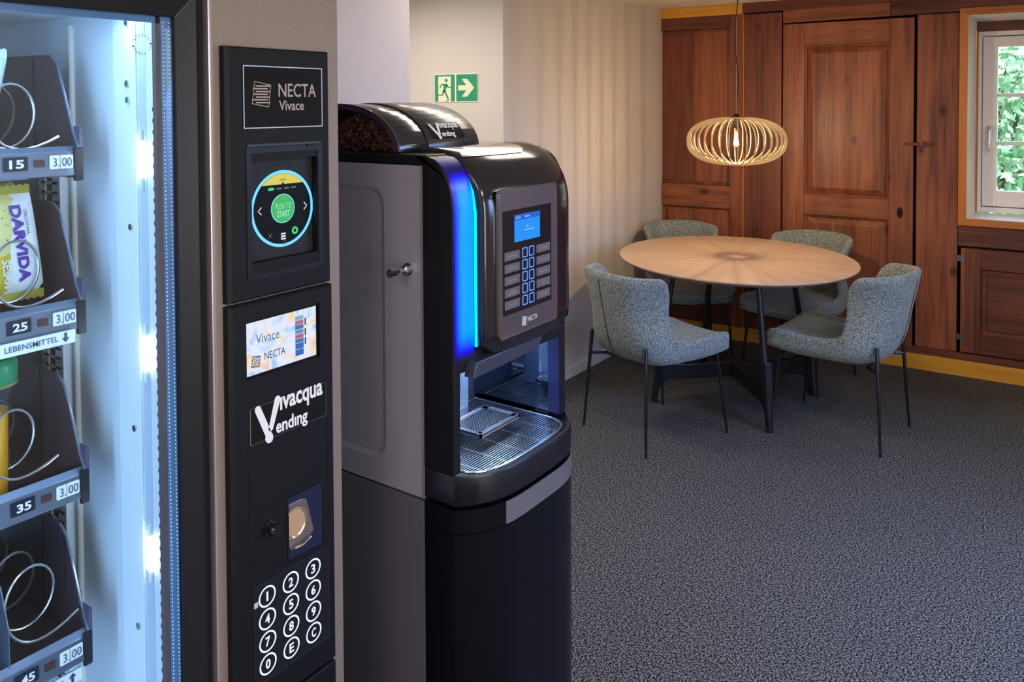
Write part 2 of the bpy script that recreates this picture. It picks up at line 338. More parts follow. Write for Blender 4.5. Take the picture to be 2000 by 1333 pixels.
for z in (.672, .212):
    h = MB().box(1.849, 1.866, -.005, .003, z, z+.035).box(1.868, 1.885, -.0155, -.012, z+.002, z+.033).tube([(1.867, -.010, z), (1.867, -.010, z+.035)], .0045, 8)
    ho = ob('hinge', h.mesh('hinge'), m_steel, cb.o, label='small steel hinge')
L('plank', (2.66, 2.823, .002, .03, .135, .76), m_w1b)
# ------------------------------------------------------------------ window in the panelling
wd = T('window_1', 'white casement window in a deep pine lined opening', None, (0, 0, 0), kind='structure'); wd.o.parent = wb.o
def Wn(n, b, m, bevel=.002, parent=None, **k): return box(n, b, m, parent or wd.o, bevel=bevel, **k)
def poly(n, pts, ext, m, parent=None): return ob(n, MB().prism(pts, ext).mesh(n, bevel=.0015), m, parent or wd.o)
s0, s1, i0, i1 = 1.851, 2.820, 1.894, 2.777; zb, zt, jb, jt = .884, 2.142, .926, 2.100
poly('casing', [(s0, -.022, zb), (i0, -.022, jb), (i0, -.022, jt), (s0, -.022, zt)], (0, .03, 0), m_orange)
poly('casing', [(s1, -.022, zb), (i1, -.022, jb), (i1, -.022, jt), (s1, -.022, zt)], (0, .03, 0), m_orange)
poly('casing', [(s0, -.022, zb), (s1, -.022, zb), (i1, -.022, jb), (i0, -.022, jb)], (0, .03, 0), m_orangeh)
poly('casing', [(s0, -.022, zt), (s1, -.022, zt), (i1, -.022, jt), (i0, -.022, jt)], (0, .03, 0), m_orangeh)
# splayed lining
for n, p, m in (('reveal', [(i0, -.015, jb), (i0, -.015, jt), (1.926, .115, 2.07), (1.926, .115, .95)], m_reveal), ('reveal', [(i1, -.015, jb), (i1, -.015, jt), (2.745, .115, 2.07), (2.745, .115, .95)], m_reveal),
             ('reveal', [(i0, -.015, jt), (i1, -.015, jt), (2.745, .115, 2.07), (1.926, .115, 2.07)], m_reveal), ('sill', [(i0, -.015, jb), (i1, -.015, jb), (2.745, .115, .95), (1.926, .115, .95)], mat('white_sill', (232, 230, 232), .35))):
    n3 = (Vector(p[1])-Vector(p[0])).cross(Vector(p[2])-Vector(p[0])).normalized()
    cen = Vector((2.33, .05, 1.5)); d = n3 if n3.dot(cen-Vector(p[0])) < 0 else -n3
    ob(n, MB().prism(p, d*.02).mesh(n), m, wd.o)
Wn('head_board', (1.926, 2.745, .117, .15, 2.013, 2.09), m_w1hd)
fm = MB()
for b in ((1.926, 1.937, .118, .16, .94, 2.012),): fm.box(*b)
ob('side_board', fm.mesh('side_board'), m_orange, wd.o)
fr = MB()
for b in ((1.937, 1.958, .118, .18, .955, 2.012), (2.714, 2.735, .118, .18, .955, 2.012), (1.958, 2.714, .118, .18, .955, .985), (1.958, 2.714, .118, .18, 1.985, 2.012), (1.958, 1.985, .168, .18, .985, 1.985), (2.687, 2.714, .168, .18, .985, 1.985), (1.985, 2.687, .168, .18, .985, 1.012), (1.985, 2.687, .168, .18, 1.958, 1.985), (2.31, 2.364, .168, .18, 1.012, 1.958)): fr.box(*b)
ob('window_frame', fr.mesh('window_frame', bevel=.003), m_upvc, wd.o)
m_pane = glassmat('window_glass', (.93, 1, .97), 1.45)
for a, b in ((1.962, 2.335), (2.339, 2.712)):
    fr = MB()
    for q in ((a, a+.074, .104, .165, .992, 1.978), (b-.074, b, .104, .165, .992, 1.978), (a+.074, b-.074, .104, .165, .992, 1.083), (a+.074, b-.074, .104, .165, 1.920, 1.978)): fr.box(*q)
    so = ob('sash', fr.mesh('sash', bevel=.003), m_upvc, wd.o)
    for z in (1.640, 1.361): box('glazing_bar', (a+.074, b-.074, .118, .15, z-.011, z+.011), m_upvc, so, bevel=.003)
    ob('pane', MB().box(a+.070, b-.070, .132, .136, 1.080, 1.924).mesh('pane'), m_pane, so)
hb = ob('handle', MB().box(1.992, 2.012, .094, .104, 1.405, 1.465).tube([(2.002, .104, 1.45), (2.002, .062, 1.45), (2.002, .058, 1.435), (2.002, .064, 1.315)], .009, 10).mesh('handle', bevel=0, smooth=True), m_steel, wd.o, label='satin metal window handle')

# ------------------------------------------------------------------ outdoors beyond the window
m_grass = mat('meadow', (120, 150, 84), .9, var=(3, (110, 168, 110), (196, 222, 176)))
ob('meadow', MB().grid([[(x, 5.9+y*1.6, -.6+y*.95) for x in (-4, -2, 0, 2, 4, 7)] for y in range(9)]).mesh('meadow'), m_grass, kind='structure', label='grassy slope outside the window')
m_leaf = mat('sunlit_leaves', (128, 176, 118), .6, var=(5, (96, 168, 112), (214, 232, 206)))
m_leaf.node_tree.nodes['Principled BSDF'].inputs['Transmission Weight'].default_value = 0
m_bark = mat('bark', (90, 76, 62), .9)
def shrub(x, y, z, r, h, n, label):
    t = T('shrub', label, 'shrub', (x, y, z), group='shrubs outside the window')
    rnd = random.Random(int(x*100)+n); mb = MB()
    for _ in range(n):
        d = Vector((rnd.gauss(0, 1), rnd.gauss(0, 1), rnd.gauss(0, 1))).normalized()*(rnd.random()**.35)
        p = Vector((x+d.x*r, y+d.y*r*.8, z+h*.55+d.z*h*.5)); a = Vector((rnd.uniform(-1, 1), rnd.uniform(-1, 1), rnd.uniform(-1, 1))).normalized(); b = a.orthogonal().normalized()
        l = rnd.uniform(.04, .075); k = len(mb.v); mb.v += [tuple(p-a*l), tuple(p+b*l*.45), tuple(p+a*l), tuple(p-b*l*.45)]; mb.f.append((k, k+1, k+2, k+3))
    me = bpy.data.meshes.new('foliage'); me.from_pydata(mb.v, [], mb.f)
    ob('foliage', me, m_leaf, t)
    st = MB()
    for k in range(5): st.tube([(x+.04*k-.08, y, z), (x+.1*(k-2), y+.05, z+h*.4), (x+.22*(k-2)*r, y, z+h*.8)], [.03, .02, .008], 6)
    ob('stem', st.mesh('stem'), m_bark, t)
for q in ((-.75, 8.2, .4, .8, 1.9, 2600, 'pale green leafy shrub left of the view through the window'), (1.15, 8.8, .8, .95, 2.3, 2600, 'taller green shrub further right beyond the window'),
          (-2.6, 8.9, .7, .9, 2.2, 1800, 'green shrub half hidden by the window casing'), (.2, 10.9, 2.0, 1.5, 2.6, 3200, 'big shrub higher up the slope beyond the window')): shrub(*q)

# ------------------------------------------------------------------ escape sign
sg = T('escape_sign', 'green and cream emergency exit sign with a running figure and a right arrow', 'sign', (-2.7665, 3.402, 1.613))
m_green = mat('sign_green', (38, 142, 106), .45); m_glow = mat('sign_cream', (222, 224, 190), .5)
X0, X1, Z0, Z1 = -2.918, -2.615, 1.613, 1.766; ys = 3.403
ob('plate', MB().box(X0, X1, ys-.004, ys, Z0, Z1).mesh('plate', bevel=.0006), m_glow, sg)
def sp(name, pts, m, y=ys-.0046, th=.0006):
    return ob(name, MB().prism([(X0+a*(X1-X0), y, Z0+b*(Z1-Z0)) for a, b in pts], (0, th, 0)).mesh(name), m, sg)
sp('green_field', [(.512, .03), (.988, .03), (.988, .97), (.512, .97)], m_green); 
sp('green_field', [(.015, .03), (.478, .03), (.478, .97), (.015, .97)], m_green)
sp('doorway', [(.10, .03), (.392, .03), (.392, .91), (.10, .91)], m_glow, ys-.0052)
sp('arrow', [(.56, .41), (.74, .41), (.64, .19), (.755, .19), (.915, .5), (.755, .81), (.64, .81), (.74, .59), (.56, .59)], m_glow, ys-.0052)
AS = (Z1-Z0)/(X1-X0)
sp('running_figure', [(.285+.034*math.cos(a), .77+.034/AS*math.sin(a)) for a in [2*PI*k/16 for k in range(16)]], m_green, ys-.0058)
for pts in ([(.215, .655), (.300, .655), (.320, .60), (.255, .36), (.205, .36), (.220, .52)], [(.215, .655), (.170, .655), (.125, .515), (.145, .495), (.185, .61), (.235, .61)],
            [(.290, .655), (.315, .60), (.345, .545), (.395, .545), (.395, .505), (.330, .505), (.285, .57)], [(.205, .40), (.245, .40), (.215, .235), (.070, .235), (.070, .275), (.185, .280)],
            [(.225, .42), (.265, .42), (.345, .13), (.310, .11)], [(.300, .075), (.335, .12), (.350, .105), (.310, .03), (.275, .03)]):
    sp('running_figure', pts, m_green, ys-.0058)
# ------------------------------------------------------------------ pendant lamp
PX, PY = -1.552, 4.31
pl = T('pendant_lamp', 'slatted pale bentwood pendant lamp with a glowing filament bulb above the round table', 'lamp', (PX, PY, 2.265))
m_bent = mat('pale_bentwood', (240, 210, 156), .5, var=((40, 40, 200), (232, 198, 140), (246, 220, 172)))
zc = 1.395
prof = []
for i in range(25):
    t = R(-88+176*i/24); e = 2/2.35
    prof.append((.020+.240*abs(math.cos(t))**e, .126*math.copysign(abs(math.sin(t))**e, t)))
rows = []
for i, (r, z) in enumerate(prof):
    r0, z0_ = prof[max(i-1, 0)]; r1, z1_ = prof[min(i+1, 24)]; tx, tz = r1-r0, z1_-z0_; l = math.hypot(tx, tz); nx, nz = tz/l, -tx/l
    rows.append([(r+nx*.0045, -.002, z+nz*.0045), (r+nx*.0045, .002, z+nz*.0045), (r-nx*.0045, .002, z-nz*.0045), (r-nx*.0045, -.002, z-nz*.0045)])
rib_me = MB().grid(rows, close_u=True).mesh('rib'); rib_me.materials.append(m_bent)
NR = 36
for k in range(NR):
    o = bpy.data.objects.new('rib', rib_me); C.objects.link(o); o.parent = pl.o; o.location = (0, 0, zc-2.265); o.rotation_euler = (0, 0, 2*PI*k/NR+.03)
for z in (zc+.125, zc-.125):
    mb = MB(); rws = []
    for rr_, zz in ((.006, z-.003), (.030, z-.003), (.030, z+.003), (.006, z+.003)): rws.append([(PX+rr_*math.cos(2*PI*k/40), PY+rr_*math.sin(2*PI*k/40), zz) for k in range(40)])
    ob('ring', mb.grid(rws, close_u=True, close_v=True).mesh('ring', smooth=True), m_bent, pl)
ob('hanger_plate', MB().box(PX-.052, PX+.052, PY-.010, PY+.010, zc+.128, zc+.132).box(PX-.010, PX+.010, PY-.052, PY+.052, zc+.128, zc+.132).mesh('hanger_plate'), m_leg, pl)
ob('lamp_socket', MB().tube([(PX, PY, zc+.15), (PX, PY, zc+.135), (PX, PY, zc+.125), (PX, PY, zc+.07)], [.010, .018, .021, .021], 16).mesh('lamp_socket', smooth=True), m_leg, pl)
bulb = [(zc+.075, .013), (zc+.055, .016), (zc+.03, .026), (zc+.0, .032), (zc-.02, .0315), (zc-.037, .022), (zc-.045, .003)]
ob('bulb', MB().grid([[(PX+r*math.cos(2*PI*k/24), PY+r*math.sin(2*PI*k/24), z) for k in range(24)] for z, r in bulb], close_u=True).mesh('bulb', smooth=True), glassmat('bulb_glass', (1, .93, .8), 1.35), pl, label='clear glass bulb, lit')
fil = MB()
for k in range(8):
    a = 2*PI*k/8; fil.tube([(PX+.006*math.cos(a), PY+.006*math.sin(a), zc+.045), (PX+.013*math.cos(a+.3), PY+.013*math.sin(a+.3), zc-.022)], .0016, 5)
ob('filament', fil.mesh('filament'), emit('filament_glow', (255, 214, 150), 90), pl, label='glowing filament')
cord = [(PX+.0, PY, 2.262)]; 
for i in range(30):
    t = i/29; z = 2.255-(2.255-(zc+.16))*t; cord.append((PX+.010*math.sin(t*9+1)*(1-abs(2*t-1)**4)+(.012 if t < .08 else 0), PY+.006*math.cos(t*7), z))
ob('cable', MB().tube(cord, .0032, 6).mesh('cable', smooth=True), mat('brown_cable', (60, 42, 34), .6), pl)
ob('steel_wire', MB().tube([(PX, PY, 2.262), (PX, PY, zc+.15)], .0016, 6).mesh('steel_wire'), mat('pale_cord', (196, 178, 160), .5), pl)
ob('ceiling_canopy', MB().tube([(PX, PY, 2.265), (PX, PY, 2.235)], .05, 24).mesh('ceiling_canopy', smooth=True), m_leg, pl)
bl = bpy.data.lights.new('bulb_light', 'POINT'); bl.energy = 34; bl.color = (1, .77, .52); bl.shadow_soft_size = .012
blo = bpy.data.objects.new('bulb_light', bl); C.objects.link(blo); blo.location = (PX, PY, zc+.005)

# ------------------------------------------------------------------ table
tb = T('round_table', 'round pale wood dining table with a sunburst veneer top on a black crossed base', 'table', (-1.562, 4.31, 0))
m = bpy.data.materials.new('sunburst_oak'); m.use_nodes = True; nt = m.node_tree; N = nt.nodes; Lk = nt.links; b = N['Principled BSDF']; b.inputs['Roughness'].default_value = .38
tc = N.new('ShaderNodeTexCoord'); mp = N.new('ShaderNodeMapping'); mp.inputs['Location'].default_value = (1.562, -4.31, 0)
Lk.new(tc.outputs['Object'], mp.inputs[0]); g = N.new('ShaderNodeTexGradient'); g.gradient_type = 'RADIAL'; Lk.new(mp.outputs[0], g.inputs[0])
ln = N.new('ShaderNodeVectorMath'); ln.operation = 'LENGTH'; Lk.new(mp.outputs[0], ln.inputs[0])
cx = N.new('ShaderNodeCombineXYZ'); m1 = N.new('ShaderNodeMath'); m1.operation = 'MULTIPLY'; m1.inputs[1].default_value = 60; Lk.new(g.outputs[0], m1.inputs[0])
m2 = N.new('ShaderNodeMath'); m2.operation = 'MULTIPLY'; m2.inputs[1].default_value = 2.0; Lk.new(ln.outputs['Value'], m2.inputs[0]); Lk.new(m1.outputs[0], cx.inputs[0]); Lk.new(m2.outputs[0], cx.inputs[1])
nz = N.new('ShaderNodeTexNoise'); nz.inputs['Scale'].default_value = 1; nz.inputs['Detail'].default_value = 5; Lk.new(cx.outputs[0], nz.inputs[0])
sw = N.new('ShaderNodeMath'); sw.operation = 'MULTIPLY'; sw.inputs[1].default_value = 16; Lk.new(g.outputs[0], sw.inputs[0]); fl = N.new('ShaderNodeMath'); fl.operation = 'FLOOR'; Lk.new(sw.outputs[0], fl.inputs[0])
md = N.new('ShaderNodeMath'); md.operation = 'MODULO'; md.inputs[1].default_value = 2; Lk.new(fl.outputs[0], md.inputs[0])
ad = N.new('ShaderNodeMath'); ad.operation = 'MULTIPLY_ADD'; ad.inputs[1].default_value = .06; Lk.new(md.outputs[0], ad.inputs[0]); Lk.new(nz.outputs[0], ad.inputs[2])
rp = N.new('ShaderNodeValToRGB'); rp.color_ramp.elements[0].position = .3; rp.color_ramp.elements[1].position = .75; rp.color_ramp.elements[0].color = lin((186, 154, 126)); rp.color_ramp.elements[1].color = lin((216, 186, 158))
Lk.new(ad.outputs[0], rp.inputs[0]); Lk.new(rp.outputs[0], b.inputs['Base Color'])
m_oak = m
dirA = Vector((-.7266, -.6871, 0)); dirB = Vector((-.6871, .7266, 0))
def ell(k, z, n=96, ra=.692, rb=.612): return [Vector((-1.562, 4.31, z))+dirB*ra*k*math.cos(2*PI*i/n)+dirA*rb*k*math.sin(2*PI*i/n) for i in range(n)]
rws = [ell(k, z) for k, z in ((.996, .765), (1.0, .7635), (1.0, .758), (.996, .756))]
mb = MB().grid(rws, close_u=True); mb.fan(rws[0]); mb.fan(rws[-1])
ob('tabletop', mb.mesh('tabletop'), m_oak, tb)
rws = [ell(k, z) for k, z in ((.995, .756), (.985, .748), (.93, .736), (.90, .732))]
mb = MB().grid(rws, close_u=True); mb.fan(rws[-1])
ob('table_underside', mb.mesh('table_underside', smooth=True), mat('taupe_bevel', (150, 126, 122), .5), tb)
FE = [(-1.238, 3.916), (-1.88, 3.971), (-1.875, 4.655), (-1.212, 4.55)]; TP = [(-1.325, 3.99), (-1.80, 4.06), (-1.79, 4.56), (-1.295, 4.45)]
cen = Vector((-1.55, 4.27, 0))
for (fx, fy), (tx, ty) in zip(FE, TP):
    f = Vector((fx, fy, 0)); t = Vector((tx, ty, .735)); pth = [f+(t-f)*k for k in (0, .12, .45, .8, 1)]
    ob('leg', MB().tube(pth, [.0165, .019, .018, .015, .0145], 14).mesh('leg', smooth=True), m_leg, tb)
    d = (f-cen); d.z = 0; rf = d.length; d.normalize(); s_ = Vector((-d.y, d.x, 0))*.017
    def P(k, z):
        pos = cen+d*rf*k; pos.z = z; return pos
    out = [P(0, .205), P(.60, .20), (P(.76, .205)), P(.85, .225), P(.905, .265), P(.925, .32), P(.955, .33), P(.985, .18), P(1.0, .06), P(1.0, .015), P(.965, .02), P(.945, .07), P(.90, .105), P(.80, .122), P(0, .125)]
    # leg line leans inward with height: pull the gusset onto it
    out = [p+Vector((0, 0, 0)) for p in out]
    ob('base_arm', MB().prism([p-s_ for p in out], s_*2).mesh('base_arm', bevel=.003), m_leg, tb)
ob('top_frame', MB().tube([Vector(TP[0]+(.728,)), Vector(TP[2]+(.728,))], .012, 8).tube([Vector(TP[1]+(.728,)), Vector(TP[3]+(.728,))], .012, 8).mesh('top_frame'), m_leg, tb)

# ------------------------------------------------------------------ chairs
def itp(tab, z):
    if z <= tab[0][0]: return tab[0][1]
    for (a, va), (b, vb) in zip(tab, tab[1:]):
        if z <= b:
            t = (z-a)/(b-a); return va+(vb-va)*t
    return tab[-1][1]
YR = [(.37, -.185), (.40, -.235), (.44, -.268), (.5, -.292), (.65, -.325), (.75, -.345), (.83, -.36)]
AW = [(.37, .18), (.39, .212), (.42, .232), (.5, .236), (.55, .220), (.61, .209), (.66, .211), (.72, .226), (.78, .252), (.83, .262)]
def upholstery():
    half = []
    cols = [('s', y) for y in (.292, .288, .278, .262, .23, .18, .12, .06, .0, -.05, -.085)]+[('w', a) for a in (1.5, 3, 4.5, 6, 8, 10, 12, 14, 17, 20, 25, 30, 36, 42, 48, 54, 60, 66, 72, 78, 84, 90)]
    for kind, q in cols:
        if kind == 's':
            y = q; zt = itp([(-.085, .520), (-.05, .500), (.0, .488), (.1, .488), (.2, .503), (.26, .496), (.292, .478)], y); zb_ = itp([(-.085, .374), (.1, .370), (.2, .384), (.27, .402), (.292, .42)], y)
            xs = 1 - .0*y
            if y > .25: k = (y-.25)/.042; xs = math.sqrt(max(0, 1-k*k*.35)); mid = .447; q_ = math.sqrt(max(.02, 1-k*k*.92)); zt = mid+(zt-mid)*q_; zb_ = mid-(mid-zb_)*q_
            taper = 1+.03*(y > 0)*y/.27
        else:
            ph = R(q); t = min(q/26, 1); zt = .520+.282*(1-(1-min(t*1.0,1))**3.4)**(1/1.15)+.018*math.sin(ph)**2; zb_ = .374+.006*math.sin(ph); xs = 1; taper = 1; y = None
        def pos(z, th):
            a = (itp(AW, z)*xs*taper-th); 
            if kind == 's':
                if z < zb_+.03: a = min(a, a) 
                return Vector((a, y, z))
            yr = itp(YR, z)+th; e = 2/2.5; y0 = -.085+.030*max(0, min(1, (z-.60)/.12))*max(0, math.cos(ph))**2
            return Vector((a*max(0, math.cos(ph))**e if q < 90 else 0, y0+(yr-y0)*math.sin(ph)**e, z))
        th = .038
        sec = []
        # underside
        pb = pos(zb_+.004, .05)
        for k in (0, .35, .7, 1): sec.append(Vector((pb.x*k, pb.y if kind == 's' else -.085+(pb.y+.085)*1.0, zb_-.006*(1-k))))
        for k in (.0, .06, .16, .3, .45, .6, .75, .88, .96): sec.append(pos(zb_+.010+(zt-zb_-.010-.017)*k, .012 if k == 0 else 0))
        r_ = .019
        for a_ in (30, 60, 90, 120, 150): sec.append(pos(zt-.019+.019*math.sin(R(a_)), r_-r_*math.cos(R(a_))))
        zs = .470 if kind == 'w' else itp([(-.085, .470), (.1, .472), (.2, .486), (.292, .472)], y)
        zs = min(zs, zt-.004)
        for k in (.95, .8, .6, .4, .2, .05): 
            z = zs+(zt-.019-zs)*k if zt-.019 > zs else zs+.0005
            sec.append(pos(z, th+(.012*(1-k)**3 if kind == 'w' else 0)))
        p = sec[-1]
        for k in (.88, .7, .5, .25, 0): sec.append(Vector((p.x*k, p.y, zs-.006*(1-k)+.004*(k > .8))))
        half.append(sec)
    mb = MB(); mb.grid(half); mb.grid([[Vector((-p.x, p.y, p.z)) for p in s_] for s_ in half]); mb.fan(half[0]) ; mb.fan([Vector((-p.x, p.y, p.z)) for p in half[0]])
    return mb
def make_chair(name, label):
    t = T(name, label, 'chair', (0, 0, 0), group='upholstered chairs round the table')
    me = upholstery().mesh('upholstered_shell', merge=True); me.polygons.foreach_set('use_smooth', [True]*len(me.polygons))
    ob('upholstered_shell', me, m_fab, t)
    ob('seam', MB().tube([(0.0, itp(YR, z)-.0006, z) for z in (.42, .46, .5, .55, .6, .65, .7, .75, .785)], .0022, 6).mesh('seam'), mat('dark_seam', (40, 44, 46), .9), t, label='dark stitched seam down the back')
    for s_ in (-1, 1):
        ob('leg', MB().tube([(s_*.230, -.262, 0), (s_*.217, -.250, .2), (s_*.199, -.234, .475), (s_*.197, -.232, .487)], [.0062, .008, .0095, .006], 10).mesh('leg', smooth=True), m_leg, t)
        ob('leg', MB().tube([(s_*.226, .262, 0), (s_*.20, .215, .40)], [.0062, .0095], 10).mesh('leg', smooth=True), m_leg, t)
    fr = MB().tube([(-.205, -.240, .368), (-.15, -.18, .372), (.15, -.18, .372), (.205, -.240, .368)], .0075, 8)
    ob('rear_crossbar', fr.mesh('rear_crossbar', smooth=True), m_leg, t)
    ob('front_crossbar', MB().tube([(-.195, .205, .382), (.195, .205, .382)], .007, 8).mesh('front_crossbar', smooth=True), m_leg, t)
    return t.o
def copy_tree(o, parent=None):
    c = o.copy(); C.objects.link(c); c.parent = parent
    for ch in list(o.children): copy_tree(ch, c)
    return c
a36 = R(36)
SP = [((-1.716, 3.638), (.199, .479), 'grey upholstered chair seen from behind, nearest the machines and the plaster wall'),
      ((-.979, 4.171), (-.995, .096), 'grey upholstered chair on the right of the table, its seat lit blue by daylight'),
      ((-1.358, 4.808), (-.148, -.989), 'grey upholstered chair behind the table in front of the old pine door'),
      ((-2.25+.34*math.sin(a36), 5.08-.34*math.cos(a36), ), (math.sin(a36), -math.cos(a36)), 'grey upholstered chair tucked into the corner behind the table')]
ch0 = make_chair('dining_chair', SP[0][2])
for i, ((x, y), (fx, fy), lb) in enumerate(SP):
    o = ch0 if i == 0 else copy_tree(ch0)
    o.location = (x, y, 0); o.rotation_euler = (0, 0, math.atan2(-fx, fy)); o['label'] = lb
# ------------------------------------------------------------------ unseen ceiling lamps, added as warm fill for the room
for i, (x, y, a, b_, e) in enumerate(FILL_LAMPS):
    t = T('ceiling_fill_lamp', ['flat fill lamp added over the passage by the plaster wall', 'flat fill lamp added in the middle of the room', 'flat fill lamp added in front of the machines', 'flat fill lamp added beyond the machines', 'flat fill lamp added behind the photographer'][i], 'lamp', (x, y, 2.265), group='added ceiling lamps')
    box('frame', (x-a/2-.02, x+a/2+.02, y-b_/2-.02, y+b_/2+.02, 2.238, 2.264), m_upvc, t, bevel=.003)
    box('diffuser', (x-a/2, x+a/2, y-b_/2, y+b_/2, 2.232, 2.238), emit('fill_diffuser', (255, 240, 222), 3), t)
# ------------------------------------------------------------------ snack vending machine
vm = T('vending_machine', 'tall snack vending machine with a lit glass front and a bronze payment column', 'vending machine', (-1.5, .64, 0))
XF = -1.095        # face of the column
m_cab = mat('cabinet_black', (40, 38, 44), .4)
cbm = MB()
for b in ((-1.90, -1.86, .27, 1.012, .02, 1.78), (-1.86, -1.14, .27, .30, .02, 1.78), (-1.86, -1.14, .735, 1.010, .02, 1.775), (-1.86, -1.14, .30, .735, 1.752, 1.782), (-1.86, -1.14, .30, .735, .02, .42)): cbm.box(*b)
ob('housing', cbm.mesh('housing'), m_cab, vm)
ln_ = MB()
for b in ((-1.86, -1.13, .690, .7345, .42, 1.752), (-1.86, -1.13, .3005, .34, .42, 1.752), (-1.86, -1.73, .34, .69, .42, 1.752), (-1.73, -1.13, .34, .69, 1.7485, 1.752), (-1.73, -1.13, .34, .69, .42, .43)): ln_.box(*b)
liner = ob('liner', ln_.mesh('liner'), m_liner, vm, label='white interior lining lit blue white')
box('liner_channel', (-1.187, -1.166, .6895, .6905, .43, 1.748), mat('liner_grey_channel', (196, 208, 220), .3), liner)  # slightly greyer vertical band on the liner
box('liner_strip', (-1.253, -1.190, .6870, .6900, .43, 1.748), mat('liner_bright_strip', (236, 240, 244), .25), liner, bevel=.001)
pf = MB()
for k in range(66): z = 1.592-.0172*k; pf.box(-1.1485, -1.1450, .6889, .6896, z, z+.0062)
ob('slot_row', pf.mesh('slot_row'), mat('slot_dark', (60, 66, 78), .8), liner, kind='stuff', label='row of small dark slots')
for (x, z) in ((-1.209, 1.729), (-1.2105, 1.635), (-1.2095, 1.610), (-1.207, 1.413), (-1.206, 1.098), (-1.2045, .785)):
    ob('screw', MB().tube([(x, .6875, z), (x, .684, z)], .0052, 16).tube([(x, .6842, z), (x, .6838, z)], .0030, 6).mesh('screw', bevel=.0006), m_chrome, liner)
m_led = emit('led_white', (235, 246, 255), 28)
for (x, z) in ((-1.176, 1.519), (-1.173, 1.221), (-1.170, .911)):
    lm = ob('led_module', MB().box(x-.0045, x+.0045, .6825, .6895, z-.026, z+.026).mesh('led_module', bevel=.002), m_led, liner, label='glaring white LED module')
    for dz in (.036, -.036): ob('led_clip', MB().box(x-.003, x+.003, .6845, .6895, z+dz-.009, z+dz+.009).mesh('led_clip', bevel=.001), mat('clip_white', (240, 244, 248), .3), lm)
# pilaster rail and light coloured bead
ob('bead', MB().tube([(-1.384, .6885, .43), (-1.384, .6885, 1.735)], .0055, 10).mesh('bead', smooth=True), mat('cream_bead', (232, 226, 214), .4), liner)
rail = MB(); rail.box(-1.405, -1.398, .672, .690, .43, 1.56); rail.box(-1.470, -1.463, .672, .690, .43, 1.56)
n_ = 0
zz = 1.556
while zz > .44: rail.box(-1.463, -1.405, .672, .674, zz-.0045, zz); zz -= .0165
rail.box(-1.425, -1.405, .672, .674, .43, 1.56); rail.box(-1.463, -1.448, .672, .674, .43, 1.56)
ob('slotted_upright', rail.mesh('slotted_upright'), m_liner, liner); box('upright_back', (-1.46, -1.40, .686, .6899, .43, 1.56), m_tray, liner)
for z0_ in (1.575, 1.172, .70):
    hl = MB()
    for k in range(5): hl.tube([(-1.404, .6898, z0_+.007*k), (-1.404, .6890, z0_+.007*k)], .0021, 8)
    ob('vent_holes', hl.mesh('vent_holes'), m_key, liner)
# door frame with bevelled inner edge
def loop(x, y0, y1, z0, z1): return [(x, y0, z0), (x, y1, z0), (x, y1, z1), (x, y0, z1)]
dfm = MB().grid([loop(-1.14, .275, .7405, .30, 1.785), loop(-1.105, .275, .7405, .30, 1.785), loop(-1.092, .285, .728, .315, 1.768), loop(-1.106, .318, .701, .36, 1.7315), loop(-1.14, .318, .701, .36, 1.7315)], close_u=True, close_v=True)
ob('door_frame', dfm.mesh('door_frame', bevel=.0012), m_frame, vm)
box('door_lower_panel', (-1.13, -1.10, .275, .7405, .02, .298), m_frame, vm, bevel=.003)
gl = ob('door_glass', MB().box(-1.1145, -1.1105, .316, .703, .358, 1.733).mesh('door_glass'), glassmat('door_glass', (.90, .96, 1.0), 1.5), vm, label='clear door glass')
bd = MB()
for y0_, y1_, z0_, z1_ in ((.6755, .6835, .36, 1.7315),): bd.box(-1.1240, -1.1150, y0_, y1_, z0_, z1_)
ob('gasket', bd.mesh('gasket'), mat('brown_gasket', (92, 74, 76), .6), vm)
ob('edge_strip', MB().box(-1.1170, -1.1150, .6840, .7005, .36, 1.7315).box(-1.1170, -1.1150, .318, .684, 1.7215, 1.7315).mesh('edge_strip'), mat('blue_edge_print', (86, 124, 168), .25), gl)
dt = MB(); z = 1.722
while z > .5:
    dt.box(-1.1149, -1.1146, .6872, .6886, z, z+.0022); dt.box(-1.1149, -1.1146, .6966, .6980, z, z+.0022); z -= .0058
ob('dot_rows', dt.mesh('dot_rows'), mat('dot_print', (226, 236, 244), .4, emis=(210, 230, 250), es=.35), gl, kind='stuff', label='two rows of tiny white dots along the glass edge')
# etched stamp on the glass
stx, sty, stz = -1.1103, .652, 1.6885
def arc_text(s, a0, a1, parent, rad=.0135):
    for i, ch in enumerate(s):
        if ch == ' ': continue
        a = R(a0+(a1-a0)*i/(len(s)-1)); ry = Vector((0, math.sin(a), -math.cos(a))); up = Vector((0, math.cos(a), math.sin(a)))
        text('lettering', ch, Vector((stx, sty, stz))+up*rad, ry, up, .0028 if ch not in 'I1' else .0012, .0038, m_etch, parent)
m_etch = mat('etched_print', (62, 84, 106), .6)
arc_text('TEMPERED', 168, 22, gl); arc_text('·EN 12150·', 8, -166, gl)
# column
pc = ob('payment_column', MB().box(-1.30, XF, .753, 1.013, .02, 1.788).mesh('payment_column', bevel=.003), m_bronze, vm, label='brushed bronze coloured payment column')
ob('edge_trim', MB().box(-1.13, XF+.0008, .7495, .7535, .02, 1.788).mesh('edge_trim', bevel=.0012), mat('bright_edge', (200, 190, 192), .25, .6), vm)
ob('side_filler', MB().box(-1.13, -1.108, .7405, .7495, .02, 1.785).mesh('side_filler'), m_gloss, vm)
